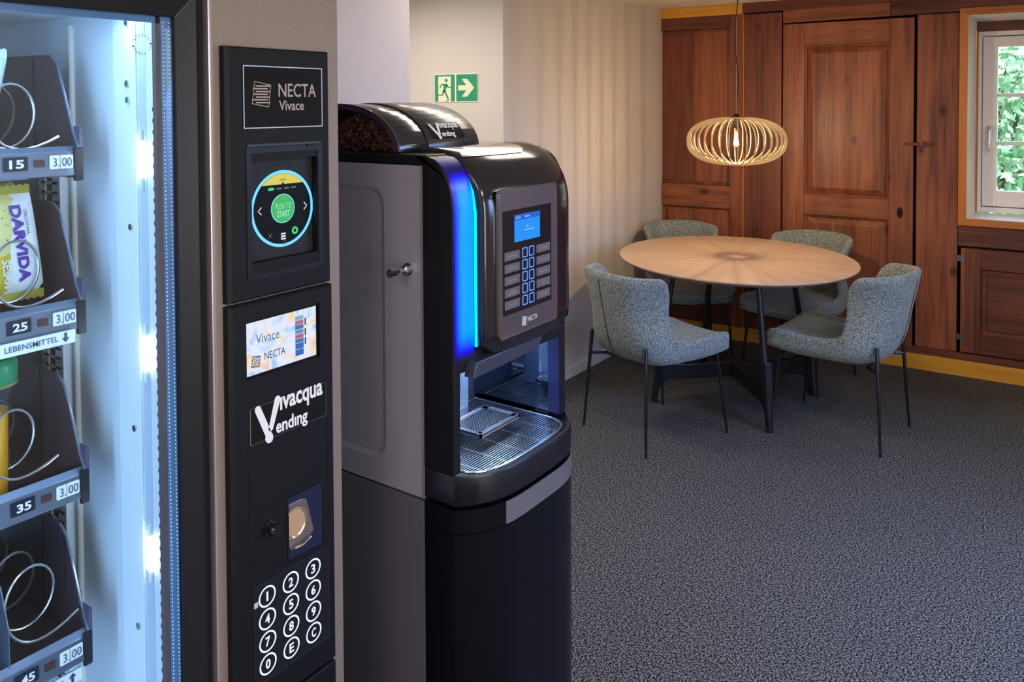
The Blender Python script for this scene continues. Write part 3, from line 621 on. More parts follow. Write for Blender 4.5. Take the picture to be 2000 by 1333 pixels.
# upper reader panel
def slab(name, y0, y1, z0, z1, x1, m, parent, ch=.006):
    rows = [loop(XF, y0, y1, z0, z1), loop(x1-.003, y0, y1, z0, z1), loop(x1, y0+ch, y1-.002, z0+.003, z1-.003)]
    mb = MB().grid(rows, close_u=True); mb.fan(rows[-1]); return ob(name, mb.mesh(name), m, parent)
XP_ = -1.080
def slab_hole(name, y0, y1, z0, z1, hy0, hy1, hz0, hz1, depth, m, parent, ch=.007, sl=.0):
    rows = [loop(XF-.001, y0, y1, z0, z1), loop(XP_-.003, y0, y1, z0, z1), loop(XP_, y0+ch, y1-.002, z0+.003, z1-.003), loop(XP_, hy0, hy1, hz0, hz1), loop(XP_-depth, hy0+sl, hy1-sl, hz0+sl, hz1-sl)]
    mb = MB().grid(rows, close_u=True); mb.fan(rows[-1]); return ob(name, mb.mesh(name), m, parent)
up = slab_hole('reader_panel', .7685, .977, 1.2915, 1.6925, .813, .948, 1.3485, 1.5125, .0145, m_blackm, vm)
ringrect('bezel', XP_+.0015, .8035, .959, 1.3215, 1.5335, .0095, m_black, up, r=.002, depth=.002)
box('card_slot', (XP_-.0005, XP_+.0018, .8055, .957, 1.5345, 1.5385), mat('slot_black', (6, 6, 9), .3), up); box('card_slot_lip', (XP_, XP_+.004, .925, .957, 1.530, 1.534), m_black, up, bevel=.0008)
flat('badge', XP_+.0012, .7995, .9605, 1.5635, 1.6635, m_badge, up); ringrect('badge_border', XP_+.0018, .7995, .9605, 1.5635, 1.6635, .0016, m_silver, up, r=.0006)
def logo(parent, x, y, z, s, mm, thick=.0011, k=7):      # a tilted outlined square crossed by staggered bars
    q = R(-9); P = lambda a, b: (x, y+s*(a*math.cos(q)-b*math.sin(q)), z+s*1.12*(a*math.sin(q)+b*math.cos(q)))
    mb = MB(); o_ = [(-.5, -.5), (.5, -.5), (.5, .5), (-.5, .5)]; i_ = .5-thick/s
    mb.grid([[P(*a) for a in o_], [P(a/abs(a)*i_, b_/abs(b_)*i_) for a, b_ in o_]], close_u=True)
    for j in range(k):
        b0 = .36-.72*j/(k-1); a0 = -.5 if j % 2 else -.34; a1 = .5 if j % 2 == 0 else .36
        y_, z_ = 0, 0
        pts = [(x, y+s*a0, z+s*1.12*(b0-.03)), (x, y+s*a1, z+s*1.12*(b0-.03)), (x, y+s*a1, z+s*1.12*(b0+.032)), (x, y+s*a0, z+s*1.12*(b0+.032))]
        mb.fan(pts)
    return ob('emblem', mb.mesh('emblem'), mm, parent)
logo(up, XP_+.0019, .834, 1.6180, .033, m_printdim)
text('lettering', 'NECTA', (XP_+.0019, .9065, 1.6250), YP, ZP, .079, .0225, m_printdim, up, bold=.012)
text('lettering', 'Vivace', (XP_+.0019, .8935, 1.6000), YP, ZP, .052, .0165, m_printdim, up, bold=.018)
XS = XP_-.0143
rdr = flat('reader_plate', XS+.0008, .813, .948, 1.3485, 1.5125, mat('reader_plate', (34, 33, 38), .5, spec=.25), up)
cy_, cz_ = .8845, 1.4285
def dsc(name, r, m, x, r_in=0, yy=None, zz=None, a0=0, a1=2*PI, **k): return ob(name, MB().disc((x, cy_ if yy is None else yy, cz_ if zz is None else zz), YP, ZP, r, r_in, 48, a0=a0, a1=a1).mesh(name), m, rdr, **k)
m_ring = emit('ring_glow', (96, 190, 255), 1.5)
dsc('touch_disc', .0615, mat('screen_black', (12, 12, 17), .5, spec=.15), XS+.0020)
dsc('light_ring', .0640, m_ring, XS+.0024, .0590, label='glowing light blue ring')
rg = MB(); mb = [(XS+.0026, cy_+.0585*math.cos(a), cz_+.0585*math.sin(a)) for a in [R(44+92*i/24) for i in range(25)]]
ob('message_band', rg.fan(mb).mesh('message_band'), emit('band_yellow', (222, 206, 74), .95), rdr, label='yellow message band')
text('lettering', 'NOW', (XS+.003, cy_, cz_+.048), YP, ZP, .0125, .0042, m_key, rdr, bold=.01)
ob('pointer', MB().fan([(XS+.0030, cy_-.004, cz_+.0404), (XS+.0030, cy_+.004, cz_+.0404), (XS+.0030, cy_, cz_+.0445)]).mesh('pointer'), m_key, rdr)
dsc('start_button', .0245, emit('button_rim', (120, 226, 220), 1.0), XS+.0025)
dsc('start_button_face', .0228, emit('button_green', (58, 190, 92), .9), XS+.0029, label='green start button')
m_ui = emit('screen_white', (226, 236, 244), 1.0)
text('lettering', 'PUSH TO', (XS+.0033, cy_, cz_+.0042), YP, ZP, .032, .0098, emit('text_pale_green', (150, 228, 196), .95), rdr, bold=.01)
text('lettering', 'START', (XS+.0033, cy_, cz_-.0088), YP, ZP, .026, .0108, emit('text_pale_green', (170, 236, 206), .95), rdr, bold=.014)
m_uig = emit('screen_green', (40, 214, 120), 1.0); m_uid = emit('screen_grey', (120, 120, 130), .8)
flat('status_dash', XS+.003, cy_-.030, cy_-.018, cz_+.0315, cz_+.0362, m_uig, rdr, r=.0022)
for k in (-.0125, .003, .0175): flat('status_dash', XS+.003, cy_+k, cy_+k+.0095, cz_+.0325, cz_+.0348, m_uid, rdr)
def chev(y, s): return ob('chevron', MB().tube([(XS+.003, y+s*.004, cz_+.006), (XS+.003, y-s*.002, cz_), (XS+.003, y+s*.004, cz_-.006)], .0009, 4).mesh('chevron'), m_ui, rdr)
chev(cy_-.048, 1); chev(cy_+.048, -1)
for k in range(3): flat('menu_bar', XS+.003, cy_-.0045, cy_+.0045, cz_-.0435-.0042*k, cz_-.0410-.0042*k, m_ui, rdr)
dsc('ok_ring', .0066, m_uig, XS+.003, .0028, cy_+.024, cz_-.0395)
ob('cancel_mark', MB().tube([(XS+.003, cy_-.031, cz_-.0385), (XS+.003, cy_-.023, cz_-.0465)], .0005, 4).tube([(XS+.003, cy_-.023, cz_-.0385), (XS+.003, cy_-.031, cz_-.0465)], .0005, 4).mesh('cancel_mark'), m_uid, rdr)
dsc('back_arrow', .0038, m_uid, XS+.003, .0030, cy_+.001, cz_-.0575, a0=R(-150), a1=R(110))
# lower panel
lp = slab_hole('control_panel', .7685, .980, .6175, 1.2865, .8000, .9510, 1.1640, 1.2585, .0055, m_blackm, vm)
box('closing_panel', (XF-.001, XP_, .7685, .980, .30, .6135), m_blackm, vm, bevel=.003)
# colour display
dm = bpy.data.materials.new('display_picture'); dm.use_nodes = True; nt = dm.node_tree; N = nt.nodes; Lk = nt.links; b = N['Principled BSDF']; b.inputs['Base Color'].default_value = (0, 0, 0, 1)
tc = N.new('ShaderNodeTexCoord'); nz = N.new('ShaderNodeTexNoise'); nz.inputs['Scale'].default_value = 24; nz.inputs['Detail'].default_value = 1; nz.inputs['Distortion'].default_value = 1.6; Lk.new(tc.outputs['Object'], nz.inputs[0])
rp = N.new('ShaderNodeValToRGB'); cr = rp.color_ramp; cr.elements[0].position = .30; cr.elements[0].color = lin((150, 200, 245)); cr.elements[1].position = .74; cr.elements[1].color = lin((236, 176, 226))
for p_, c_ in ((.42, (214, 226, 246)), (.52, (226, 236, 250)), (.60, (234, 220, 244)), (.66, (240, 226, 150))):
    e_ = cr.elements.new(p_); e_.color = lin(c_)
Lk.new(nz.outputs[0], rp.inputs[0]); Lk.new(rp.outputs[0], b.inputs['Emission Color']); b.inputs['Emission Strength'].default_value = 1.0
XD = XP_-.0050
disp = flat('display', XD+.0008, .8035, .9455, 1.1685, 1.2535, dm, lp, label='colourful lit display')
flat('display_surround', XD-.0002+.0006, .8000, .9510, 1.1640, 1.2585, mat('display_black', (10, 10, 14), .2), lp)
text('lettering', 'Vivace', (XD+.0010, .8440, 1.2245), YP, ZP, .046, .0160, mat('display_grey', (92, 104, 128), .5), disp)
text('lettering', 'NECTA', (XD+.0010, .8580, 1.1935), YP, ZP, .042, .0120, mat('display_ink', (30, 24, 60), .5), disp)
logo(disp, XD+.0012, .8205, 1.1890, .016, mat('display_ink', (24, 20, 60), .5), .0012, 6)
for k, (z0_, z1_, c_) in enumerate(((1.2370, 1.2440, (150, 196, 230)), (1.2290, 1.2362, (200, 120, 150)), (1.2215, 1.2282, (60, 130, 200)), (1.2140, 1.2205, (110, 160, 215)), (1.2060, 1.2130, (200, 110, 150)), (1.1985, 1.2052, (70, 130, 200)), (1.1880, 1.1978, (60, 120, 190)), (1.1770, 1.1872, (40, 120, 215)))):
    flat('instruction_icon', XD+.0012, .9005, .9180, z0_, z1_, emit('icon', c_, .75), disp)
for z in (1.232, 1.214, 1.199): flat('instruction_note', XD+.0012, .9205, .9235, z-.006, z+.006, emit('note', (60, 90, 130), .6), disp)
# operator badge
flat('badge', XP_+.0010, .8035, .9620, 1.0585, 1.1175, mat('badge_black', (16, 15, 16), .25), lp); ringrect('badge_border', XP_+.0014, .8035, .9620, 1.0585, 1.1175, .0007, mat('faint_line', (84, 82, 84), .4), lp, r=.0004)
flat('badge_edge', XP_+.0018, .8035, .8045, 1.0600, 1.1160, m_silver, lp)
def brand(parent, o, right, upv, s, mm, fn=None):
    o = Vector(o); right = Vector(right); upv = Vector(upv); n = right.cross(upv)*.0006
    g = (lambda a, b_: fn(a, b_)) if fn else (lambda a, b_: o+right*a+upv*b_+n)
    mb = MB()
    def stroke(a, b_, c, d, w0, w1):
        dx, dy = c-a, d-b_; l = math.hypot(dx, dy); px, py = -dy/l, dx/l
        pts = []
        for k in range(9): t = PI/2+PI*k/8; pts.append((a+w0*(math.cos(t)*dx/l+math.sin(t)*px), b_+w0*(math.cos(t)*dy/l+math.sin(t)*py)))
        for k in range(9): t = -PI/2+PI*k/8; pts.append((c+w1*(math.cos(t)*dx/l+math.sin(t)*px), d+w1*(math.cos(t)*dy/l+math.sin(t)*py)))
        mb.fan([g(p*s, q*s) for p, q in pts])
    stroke(-.52, .16, -.355, -.22, .045, .045); stroke(-.225, .20, -.33, -.13, .045, .035); ob('emblem', mb.mesh('emblem'), mm, parent)
    mb = MB(); g0 = g; g = lambda a, b_: g0(a, b_)+n*.5; stroke(-.36, -.235, -.354, -.25, .060, .056)
    ob('emblem', mb.mesh('emblem'), mm, parent)
    F2 = (lambda a0, b0: (lambda a, b_: fn(a+a0, b_+b0))) if fn else (lambda a0, b0: None)
    text('lettering', '\u0131vacqua', o+right*s*.155+upv*s*.095+n, right, upv, .69*s, .235*s, mm, parent, bold=.028, fn=F2(.155*s, .095*s) if fn else None)
    text('lettering', 'end\u0131ng', o+right*s*-.005+upv*s*-.165+n, right, upv, .50*s, .225*s, mm, parent, bold=.028, fn=F2(-.005*s, -.165*s) if fn else None)
brand(lp, (XP_+.0014, .8870, 1.0920), YP, ZP, .132, m_print)
ringrect('panel_outline', XP_+.0006, .8000, .9660, .8660, 1.0560, .0004, mat('panel_groove', (12, 12, 14), .5), lp, r=.001)
# reject button
kb = ob('reject_button', MB().tube([(XP_, .840, .912), (XP_+.005, .840, .912), (XP_+.005, .840, .912), (XP_+.018, .840, .912), (XP_+.020, .840, .912)], [.0145, .0140, .0100, .0100, .0085], 28).mesh('reject_button', smooth=True), m_gloss, lp, label='round black push button')
# coin insert: recess with a metal coin guide
cr_ = MB(); xo, xi = XP_+.0012, XP_-.012
oy = [(.8765, .840), (.9500, .838), (.9500, .9445), (.8765, .9445)]; iy = [(.8790, .862), (.9260, .862), (.9380, .9420), (.8790, .9420)]
ro = [loop(XP_-.0005, .874, .9525, .8355, .947), loop(xo, .875, .9515, .8365, .946), [(xo, *p) for p in oy], [(xo-.0006, *p) for p in oy]]
ob('coin_bezel', MB().grid(ro, close_u=True).mesh('coin_bezel'), m_black, lp)
ob('coin_recess', MB().fan([(XP_+.0006, *p) for p in oy]).mesh('coin_recess'), mat('coin_recess', (30, 34, 58), .25), lp)
xc = XP_+.0010
cp = ob('coin_plate', MB().prism([(xc, .8775, .8620), (xc, .8830, .8540), (xc, .9150, .8600), (xc, .9300, .8700), (xc, .9150, .9290), (xc, .9050, .9340), (xc, .8775, .9340)], (.0012, 0, 0)).mesh('coin_plate', bevel=.0004), mat('coin_guide_metal', (150, 134, 126), .3, .7), lp, label='steel coin guide')
aa = [R(-128+256*i/40) for i in range(41)]
ob('coin_ring', MB().grid([[(xc+.0026, .8895+.0250*math.cos(a), .8990+.0265*math.sin(a)) for a in aa], [(xc+.0030, .8895+.0225*math.cos(a), .8990+.0240*math.sin(a)) for a in aa], [(xc+.0016, .8895+.0205*math.cos(a), .8990+.0222*math.sin(a)) for a in aa]]).mesh('coin_ring', smooth=True), mat('coin_ring', (226, 200, 172), .2, .8), lp)
ob('coin_dish', MB().fan([(xc+.0018, .8895+.0205*math.cos(a), .8990+.0222*math.sin(a)) for a in aa]).mesh('coin_dish'), mat('coin_dish', (196, 158, 122), .45, .3), lp, label='tan round coin guide')
ob('coin_lip', MB().tube([(xc+.006, .8850, .8590), (xc+.009, .9000, .8600), (xc+.008, .9180, .8660)], .0024, 8).mesh('coin_lip', smooth=True), m_chrome, lp)
# keypad
kp = flat('keypad', XP_+.0006, .8075, .9640, .6640, .8270, m_key, lp, label='black touch keypad'); ringrect('keypad_outline', XP_+.0010, .8075, .9640, .6640, .8270, .0005, mat('keypad_line', (62, 60, 66), .4), kp, r=.001)
flat('sensor_window', XP_+.0012, .8070, .8145, .7930, .8020, mat('sensor_pale', (190, 176, 184), .5), kp)
m_kr = emit('key_glow', (226, 240, 255), 1.2)
for r_i, rowk in enumerate(('123', '456', '789', '0EC')):
    for c_i, ch in enumerate(rowk):
        y, z = .8325+.0480*c_i, .8020-.0373*r_i
        k = ob('key', MB().disc((XP_+.0012, y, z), YP, ZP, .0169, .0141, 40).mesh('key'), m_kr, lp, label='glowing round key ring')
        text('lettering', ch, (XP_+.0010, y, z), YP, ZP, (.0092 if ch != '1' else .0034), .0155, m_kr, k, bold=.02)
# ------------------------------------------------------------------ trays with spirals
YRT = .633; XT = -1.26
TRZ = [1.520, 1.285, 1.022, .768]
def coil(yc, zcn, r, parent, turns=4.5, pitch=.085, tail=True, a_end=None):
    pts = []; n = int(turns*26)
    for i in range(n+1):
        a = 2*PI*i/26; k = max(0, (i-n+8)/8); tt = (n-i)/26; x = XT-.010-.030*tt-.013*tt*tt; th = R(124)+2*PI*(n-i)/26; rr_ = r*(1+.30*k*k)
        pts.append((x, yc+rr_*math.sin(th)*(.78+.28*k*k), zcn+rr_*math.cos(th)*(1-.12*k)))
    return ob('spiral', MB().tube(pts, .0021, 7).mesh('spiral', smooth=True), m_wire, parent, label='steel vending spiral')
m_wire = mat('spiral_wire', (186, 180, 176), .28, .9)
m_tag = mat('price_tag_white', (226, 232, 240), .35); m_num = mat('number_plate', (26, 30, 48), .3); m_ink = mat('tag_ink', (60, 60, 84), .5)
trays = []; m_brk = mat('mauve_bracket', (84, 80, 104), .4, .3); m_tau = mat('taupe_bracket', (128, 120, 120), .5)
for ti, zt in enumerate(TRZ):
    tr_ = MB().box(-1.70, XT-.010, .345, YRT, zt-.008, zt-.005).box(XT-.012, XT-.010, .345, YRT, zt-.008, zt+.018)
    tray = ob('tray', tr_.mesh('tray'), m_tray, vm, label='dark brown sliding tray')
    # side plate, low at the front and tall at the back
    pr = [(XT+.002, zt-.030), (XT+.002, zt+.016), (XT-.012, zt+.038), (XT-.036, zt+.094), (XT-.060, zt+.148), (XT-.082, zt+.162), (-1.70, zt+.166), (-1.70, zt-.030)]
    if ti == 2: pr = [(a, b if b < zt+.1 else b-.010) for a, b in pr]
    ob('side_plate', MB().prism([(a, YRT, b) for a, b in pr], (0, .0016, 0)).mesh('side_plate', bevel=.0004), m_tray, tray)
    ob('side_rim', MB().tube([(a, YRT+.0012, b) for a, b in pr[1:6]], .0022, 6).mesh('side_rim', smooth=True), m_traym, tray)
    ob('fold', MB().box(-1.397, -1.394, YRT-.0010, YRT, zt, zt+.158).mesh('fold'), m_key, tray)
    if ti > 1: ob('fold', MB().box(-1.60, -1.397, YRT-.0012, YRT, zt+.060, zt+.0612).mesh('fold'), m_key, tray)
    box('side_bracket', (XT-.03, XT+.002, YRT+.002, YRT+.008, zt-.030, zt+.050), m_brk, tray, bevel=.001); box('bracket_arm', (XT-.075, XT-.03, YRT+.003, YRT+.009, zt-.02, zt+.065), m_tau, tray, bevel=.001)
    # front rail
    fr = ob('front_rail', MB().prism([(XT+.000, .345, zt-.026), (XT+.006, .345, zt-.024), (XT+.003, .345, zt+.012), (XT-.008, .345, zt+.020), (XT-.010, .345, zt+.019), (XT-.001, .345, zt+.010)], (0, YRT-.345, 0)).mesh('front_rail', bevel=.0006), m_traym, tray)
    xw = XT+.0052
    box('end_cap', (XT+.001, XT+.0078, .6250, YRT+.0045, zt-.033, zt+.018), m_frame, tray, bevel=.001)
    for ci, yc in enumerate((.5785, .4665)):
        num = ['15', '25', '35', '45'][ti] if ci == 0 else ['14', '24', '34', '44'][ti]
        pl_ = flat('number_plate', xw+.0012, yc-.053, yc-.020, zt-.013, zt+.0075, m_num, tray, r=.001)
        text('lettering', num, (xw+.0016, yc-.0355, zt-.003), YP, ZP, .020, .0125, m_print, pl_, bold=.03)
        flat('window_slot', xw+.0010, yc-.0105, yc+.0035, zt-.009, zt+.002, mat('slot_brown', (72, 34, 34), .5), tray)
        tg = flat('price_tag', xw+.0012, yc+.0105, yc+.0445, zt-.013, zt+.0072, m_tag, tray, r=.002)
        text('lettering', '3.', (xw+.0018, yc+.0195, zt-.003), YP, ZP, .009, .013, m_ink, tg); text('lettering', '00', (xw+.0018, yc+.0350, zt-.003), YP, ZP, .0145, .013, m_ink, tg)
        flat('tag_divider', xw+.0016, yc+.0250, yc+.0256, zt-.013, zt+.0072, m_ink, tg)
    if ti == 3:
        dv = MB().prism([(XT-.004, .5235, zt+.005), (XT-.006, .5235, zt+.075), (XT-.03, .5235, zt+.13), (XT-.10, .5235, zt+.145), (-1.70, .5235, zt+.145), (-1.70, .5235, zt+.0)], (0, .0015, 0))
        ob('divider', dv.mesh('divider'), m_traym, tray)
    cz = zt+[.066, .068, .080, .085][ti]; cyy = [.5555, .5575, .5455, .5665][ti]
    coil(cyy, cz, .0480 if ti < 3 else .052, tray)
    coil(cyy-.112, cz, .048, tray)
    trays.append(tray)
def strip(body, arrow_up, zt, tray, yc_text, w):
    lb = flat('label_strip', XT+.0125, .345, .6180, zt-.0415, zt-.0205, mat('label_white', (222, 230, 240), .4), tray)
    flat('label_strip_rim', XT+.0128, .345, .6180, zt-.0215, zt-.0205, m_traym, tray)
    text('lettering', body, (XT+.0130, yc_text, zt-.031), YP, ZP, w, .0085, m_ink, lb, bold=.004)
    s_ = 1 if arrow_up else -1; zc_ = zt-.031; y_ = .6035
    ob('arrow', MB().fan([(XT+.0134, y_+a, zc_+s_*b) for a, b in ((-.0020, -.0070), (.0020, -.0070), (.0020, .0005), (.0058, .0005), (0, .0075), (-.0058, .0005), (-.0020, .0005))]).mesh('arrow'), m_ink, lb)
strip('LEBENSMITTEL', False, TRZ[1], trays[1], .5560, .074); strip('LEBENSMITTEL', True, TRZ[3]-.004, trays[3], .5560, .074)
for k in range(3): ob('wire_clip', MB().tube([(-1.345-.006*k, .628, TRZ[1]-.012), (-1.343-.006*k, .626, TRZ[1]-.045), (-1.335-.006*k, .606, TRZ[1]-.050), (-1.335-.006*k, .602, TRZ[1]-.030)], .0009, 5).mesh('wire_clip'), m_wire, trays[1])
# ------------------------------------------------------------------ products in the trays
def pillow(name, label, x, yc, z0, w, h, th, m, m_end, tilt=0, group=None, zig=True, cat='snack'):
    t = T(name, label, cat, (x-th/2, yc, z0), group=group)
    nu, nv = 15, 19
    def P(u, v, s):
        b = (1-abs(u)**3.2)*(1-abs(v)**2.6); b = max(b, 0)**.55; z = z0+h/2+v*h/2; y = yc+u*w/2*(1-.03*abs(v)**3)
        wr = .0012*math.sin(u*9+v*5)*(1-b)+.0009*math.sin(v*23+u*7)
        return Vector((x-th/2+s*(th/2*b)+wr*(b > 0), y+tilt*(z0+h/2-z)*-1*-1*0+(-tilt)*(z-z0-h/2), z))
    mb = MB()
    for s in (1, -1): mb.grid([[P(-1+2*i/(nu-1), -1+2*j/(nv-1), s) for i in range(nu)] for j in range(nv)])
    ob('wrapper', mb.mesh('wrapper', smooth=True, merge=True), m, t)
    for v, sg_ in ((1, 1), (-1, -1)):
        pts = []; n = 22
        base = [P(-1+2*i/n, v, 1) for i in range(n+1)]
        topz = [p+Vector((.0006, 0, sg_*(.012+(.0028 if i % 2 else 0)))) for i, p in enumerate(base)]
        ob('serrated_end', MB().grid([base, topz]).grid([[p-Vector((.0012, 0, 0)) for p in base], [p-Vector((.0012, 0, 0)) for p in topz]]).mesh('serrated_end'), m_end, t)
    return t, P
def packmat(name):
    m = bpy.data.materials.new(name); m.use_nodes = True; nt = m.node_tree; N = nt.nodes; Lk = nt.links; b = N['Principled BSDF']; b.inputs['Roughness'].default_value = .3
    tc = N.new('ShaderNodeTexCoord'); sx = N.new('ShaderNodeSeparateXYZ'); Lk.new(tc.outputs['Generated'], sx.inputs[0])
    nz = N.new('ShaderNodeTexNoise'); nz.inputs['Scale'].default_value = 4; Lk.new(tc.outputs['Generated'], nz.inputs[0])
    # diagonal split: cracker picture, white writing band, ochre lower corner
    def math_(op, a, b_, c=None):
        n = N.new('ShaderNodeMath'); n.operation = op
        for i, q in enumerate((a, b_, c)):
            if q is None: continue
            if isinstance(q, (int, float)): n.inputs[i].default_value = q
            else: Lk.new(q, n.inputs[i])
        return n.outputs[0]
    y, z = sx.outputs[1], sx.outputs[2]
    wob = math_('MULTIPLY', nz.outputs[0], .16)
    band = math_('GREATER_THAN', math_('ADD', math_('ADD', y, math_('MULTIPLY', z, -.12)), wob), .60)
    low = math_('LESS_THAN', math_('ADD', math_('ADD', z, math_('MULTIPLY', y, -.25)), wob), .36)
    vn = N.new('ShaderNodeTexVoronoi'); vn.inputs['Scale'].default_value = 15; Lk.new(tc.outputs['Generated'], vn.inputs[0])
    seed = math_('LESS_THAN', vn.outputs['Distance'], .13)
    n2 = N.new('ShaderNodeTexNoise'); n2.inputs['Scale'].default_value = 9; Lk.new(tc.outputs['Generated'], n2.inputs[0])
    rp = N.new('ShaderNodeValToRGB'); rp.color_ramp.elements[0].position = .35; rp.color_ramp.elements[1].position = .68; rp.color_ramp.elements[0].color = lin((212, 206, 128)); rp.color_ramp.elements[1].color = lin((236, 206, 150)); Lk.new(n2.outputs[0], rp.inputs[0])
    def mix(f, a, c):
        n = N.new('ShaderNodeMixRGB'); Lk.new(f, n.inputs[0]); Lk.new(a, n.inputs[1]); n.inputs[2].default_value = lin(c); return n.outputs[0]
    c = mix(seed, rp.outputs[0], (92, 84, 56)); c = mix(low, c, (206, 176, 50)); c = mix(band, c, (232, 234, 236)); Lk.new(c, b.inputs['Base Color'])
    return m
m_pack = packmat('cracker_wrapper'); m_olive = mat('olive_foil', (176, 162, 66), .25, .2); m_brownfoil = mat('brown_gold_foil', (120, 92, 52), .25, .3)
t, P = pillow('cracker_packet', 'front yellow and white sesame cracker packet with purple lettering in the second tray', XT-.052, .550, 1.318, .106, .150, .030, m_pack, m_olive, tilt=.12, group='cracker packets in the second tray')
def onpack(u0, z_0):
    def f(a, b_): 
        z = z_0-a; y = u0+b_-.12*(z-1.393); u = max(-.98, min(.98, (y+.12*(z-1.393)-.550)/.05)); v = max(-.98, min(.98, (z-1.393)/.075)); p = P(u, v, 1)
        return Vector((p.x+.0024, y, z))
    return f
m_purple = mat('purple_print', (84, 44, 148), .4)
text('lettering', 'DARVIDA', (0, 0, 0), ZP, YP, .118, .0165, m_purple, t, bold=.045, fn=onpack(.5720, 1.393))
text('lettering', 'ORIGINAL', (0, 0, 0), ZP, YP, .040, .0050, m_ink, t, fn=onpack(.5860, 1.425))
text('lettering', 'SESAM', (0, 0, 0), ZP, YP, .044, .0120, mat('ivory_print', (238, 232, 214), .4), t, bold=.03, fn=onpack(.5475, 1.350))
for k in range(3):
    pillow('cracker_packet', ['cracker packet directly behind the front one in the second tray, only its serrated top showing', 'third cracker packet back in the second tray, dark gold top', 'rearmost cracker packet in the second tray'][k], XT-.108-.062*k, .550, 1.318, .098, .150, .028, m_pack, m_olive if k == 0 else m_brownfoil, tilt=.06, group='cracker packets in the second tray')
m_candy = mat('candy_wrapper', (220, 230, 240), .2)
nt = m_candy.node_tree; N = nt.nodes; Lk = nt.links; tc = N.new('ShaderNodeTexCoord'); vn = N.new('ShaderNodeTexVoronoi'); vn.inputs['Scale'].default_value = 62
Lk.new(tc.outputs['Object'], vn.inputs[0]); hs = N.new('ShaderNodeHueSaturation'); hs.inputs['Saturation'].default_value = 1.1; hs.inputs['Value'].default_value = .9; Lk.new(vn.outputs['Color'], hs.inputs['Color'])
nz = N.new('ShaderNodeTexNoise'); nz.inputs['Scale'].default_value = 22; Lk.new(tc.outputs['Object'], nz.inputs[0]); gt = N.new('ShaderNodeMath'); gt.operation = 'GREATER_THAN'; gt.inputs[1].default_value = .52; Lk.new(nz.outputs[0], gt.inputs[0])
mx = N.new('ShaderNodeMixRGB'); Lk.new(gt.outputs[0], mx.inputs[0]); Lk.new(hs.outputs[0], mx.inputs[1]); mx.inputs[2].default_value = lin((206, 222, 240)); Lk.new(mx.outputs[0], N['Principled BSDF'].inputs['Base Color'])
pillow('candy_bag', 'shiny multicoloured candy bag in the top tray', XT-.056, .516, 1.549, .082, .125, .045, m_candy, m_candy, tilt=-.22, cat='snack')
jb = T('juice_bottle', 'orange juice bottle with a wide green cap in the third tray', 'bottle', (XT-.06, .512, 1.0175))
jx, jy, jz = XT-.062, .524, 1.0175
def lathe(pr, seg=32): return MB().grid([[(jx+r*math.cos(2*PI*k/seg), jy+r*math.sin(2*PI*k/seg), jz+z*1.36) for k in range(seg)] for z, r in pr], close_u=True)
ob('bottle_body', lathe([(0, .002), (0, .026), (.004, .029), (.09, .029), (.108, .030), (.122, .036), (.135, .037)]).mesh('bottle_body', smooth=True), glassmat('bottle_plastic', (.95, .97, 1)), jb)
ob('juice', lathe([(.001, .001), (.002, .025), (.09, .0275), (.098, .028), (.098, .001)]).mesh('juice', smooth=True), mat('orange_juice', (232, 162, 20), .3), jb, label='orange juice')
cpm = lathe([(.128, .001), (.128, .0405), (.146, .0415), (.152, .0395), (.156, .036), (.157, .001)])
ob('cap', cpm.mesh('cap', smooth=True), mat('green_cap', (16, 128, 78), .3), jb, label='wide green screw cap')
ob('cap_rim', lathe([(.1265, .0400), (.1265, .0418), (.1295, .0418), (.1295, .0400)]).mesh('cap_rim', smooth=True), mat('gold_rim', (150, 136, 80), .25, .4), jb)
# interior lamps of the snack machine, the unseen left one added for even light
area('machine_fill_left', (-1.150, .372, 1.08), (R(90), 0, R(38)), .03, 1.25, 2.5, (.34, .62, 1))
area('machine_led_top', (-1.19, .53, 1.742), (0, 0, 0), .02, .30, .8, (.45, .72, 1))

# ------------------------------------------------------------------ base cabinet of the coffee machine
Y0, Y1, YC = 1.162, 1.560, 1.361
def bowx(y, top=-.892, s=.064): return top-s*min(1, abs((y-YC)/.199))**4
bc = T('base_cabinet', 'black and dark grey base cabinet with a bowed door under the coffee machine', 'cabinet', (-1.3, YC, 0))
ob('carcass', MB().box(-1.60, -1.031, Y0, Y1, .02, .8375).mesh('carcass', bevel=.0012), m_grey, bc)
def bowed(name, ya, yb, za, zb, m, parent, xb=-1.029, dx=0.0, n=34, bev=0, inner=None, smooth=True):
    ys_ = [ya+(yb-ya)*i/n for i in range(n+1)]
    top = [Vector((bowx(y)+dx, y, zb)) for y in ys_]; 
    if inner is None: back = [Vector((xb, yb, zb)), Vector((xb, ya, zb))]
    else: back = [Vector((bowx(y)+dx-inner, y, zb)) for y in reversed(ys_)]
    return ob(name, MB().prism(top+back, (0, 0, za-zb)).mesh(name, bevel=bev), m, parent)
bowed('door', Y0+.0, Y1, .03, .7935, m_cabd, bc)
hd = bowed('door_top_band', Y0+.0, Y1, .7950, .8405, m_cabd, bc)
bowed('handle_inlay', 1.2475, 1.548, .7965, .8400, mat('satin_inlay', (176, 170, 172), .3, .85), hd, dx=.0012, inner=.004)
ob('plinth', MB().box(-1.58, -1.05, Y0+.02, Y1-.02, 0, .021).mesh('plinth'), m_black, bc)
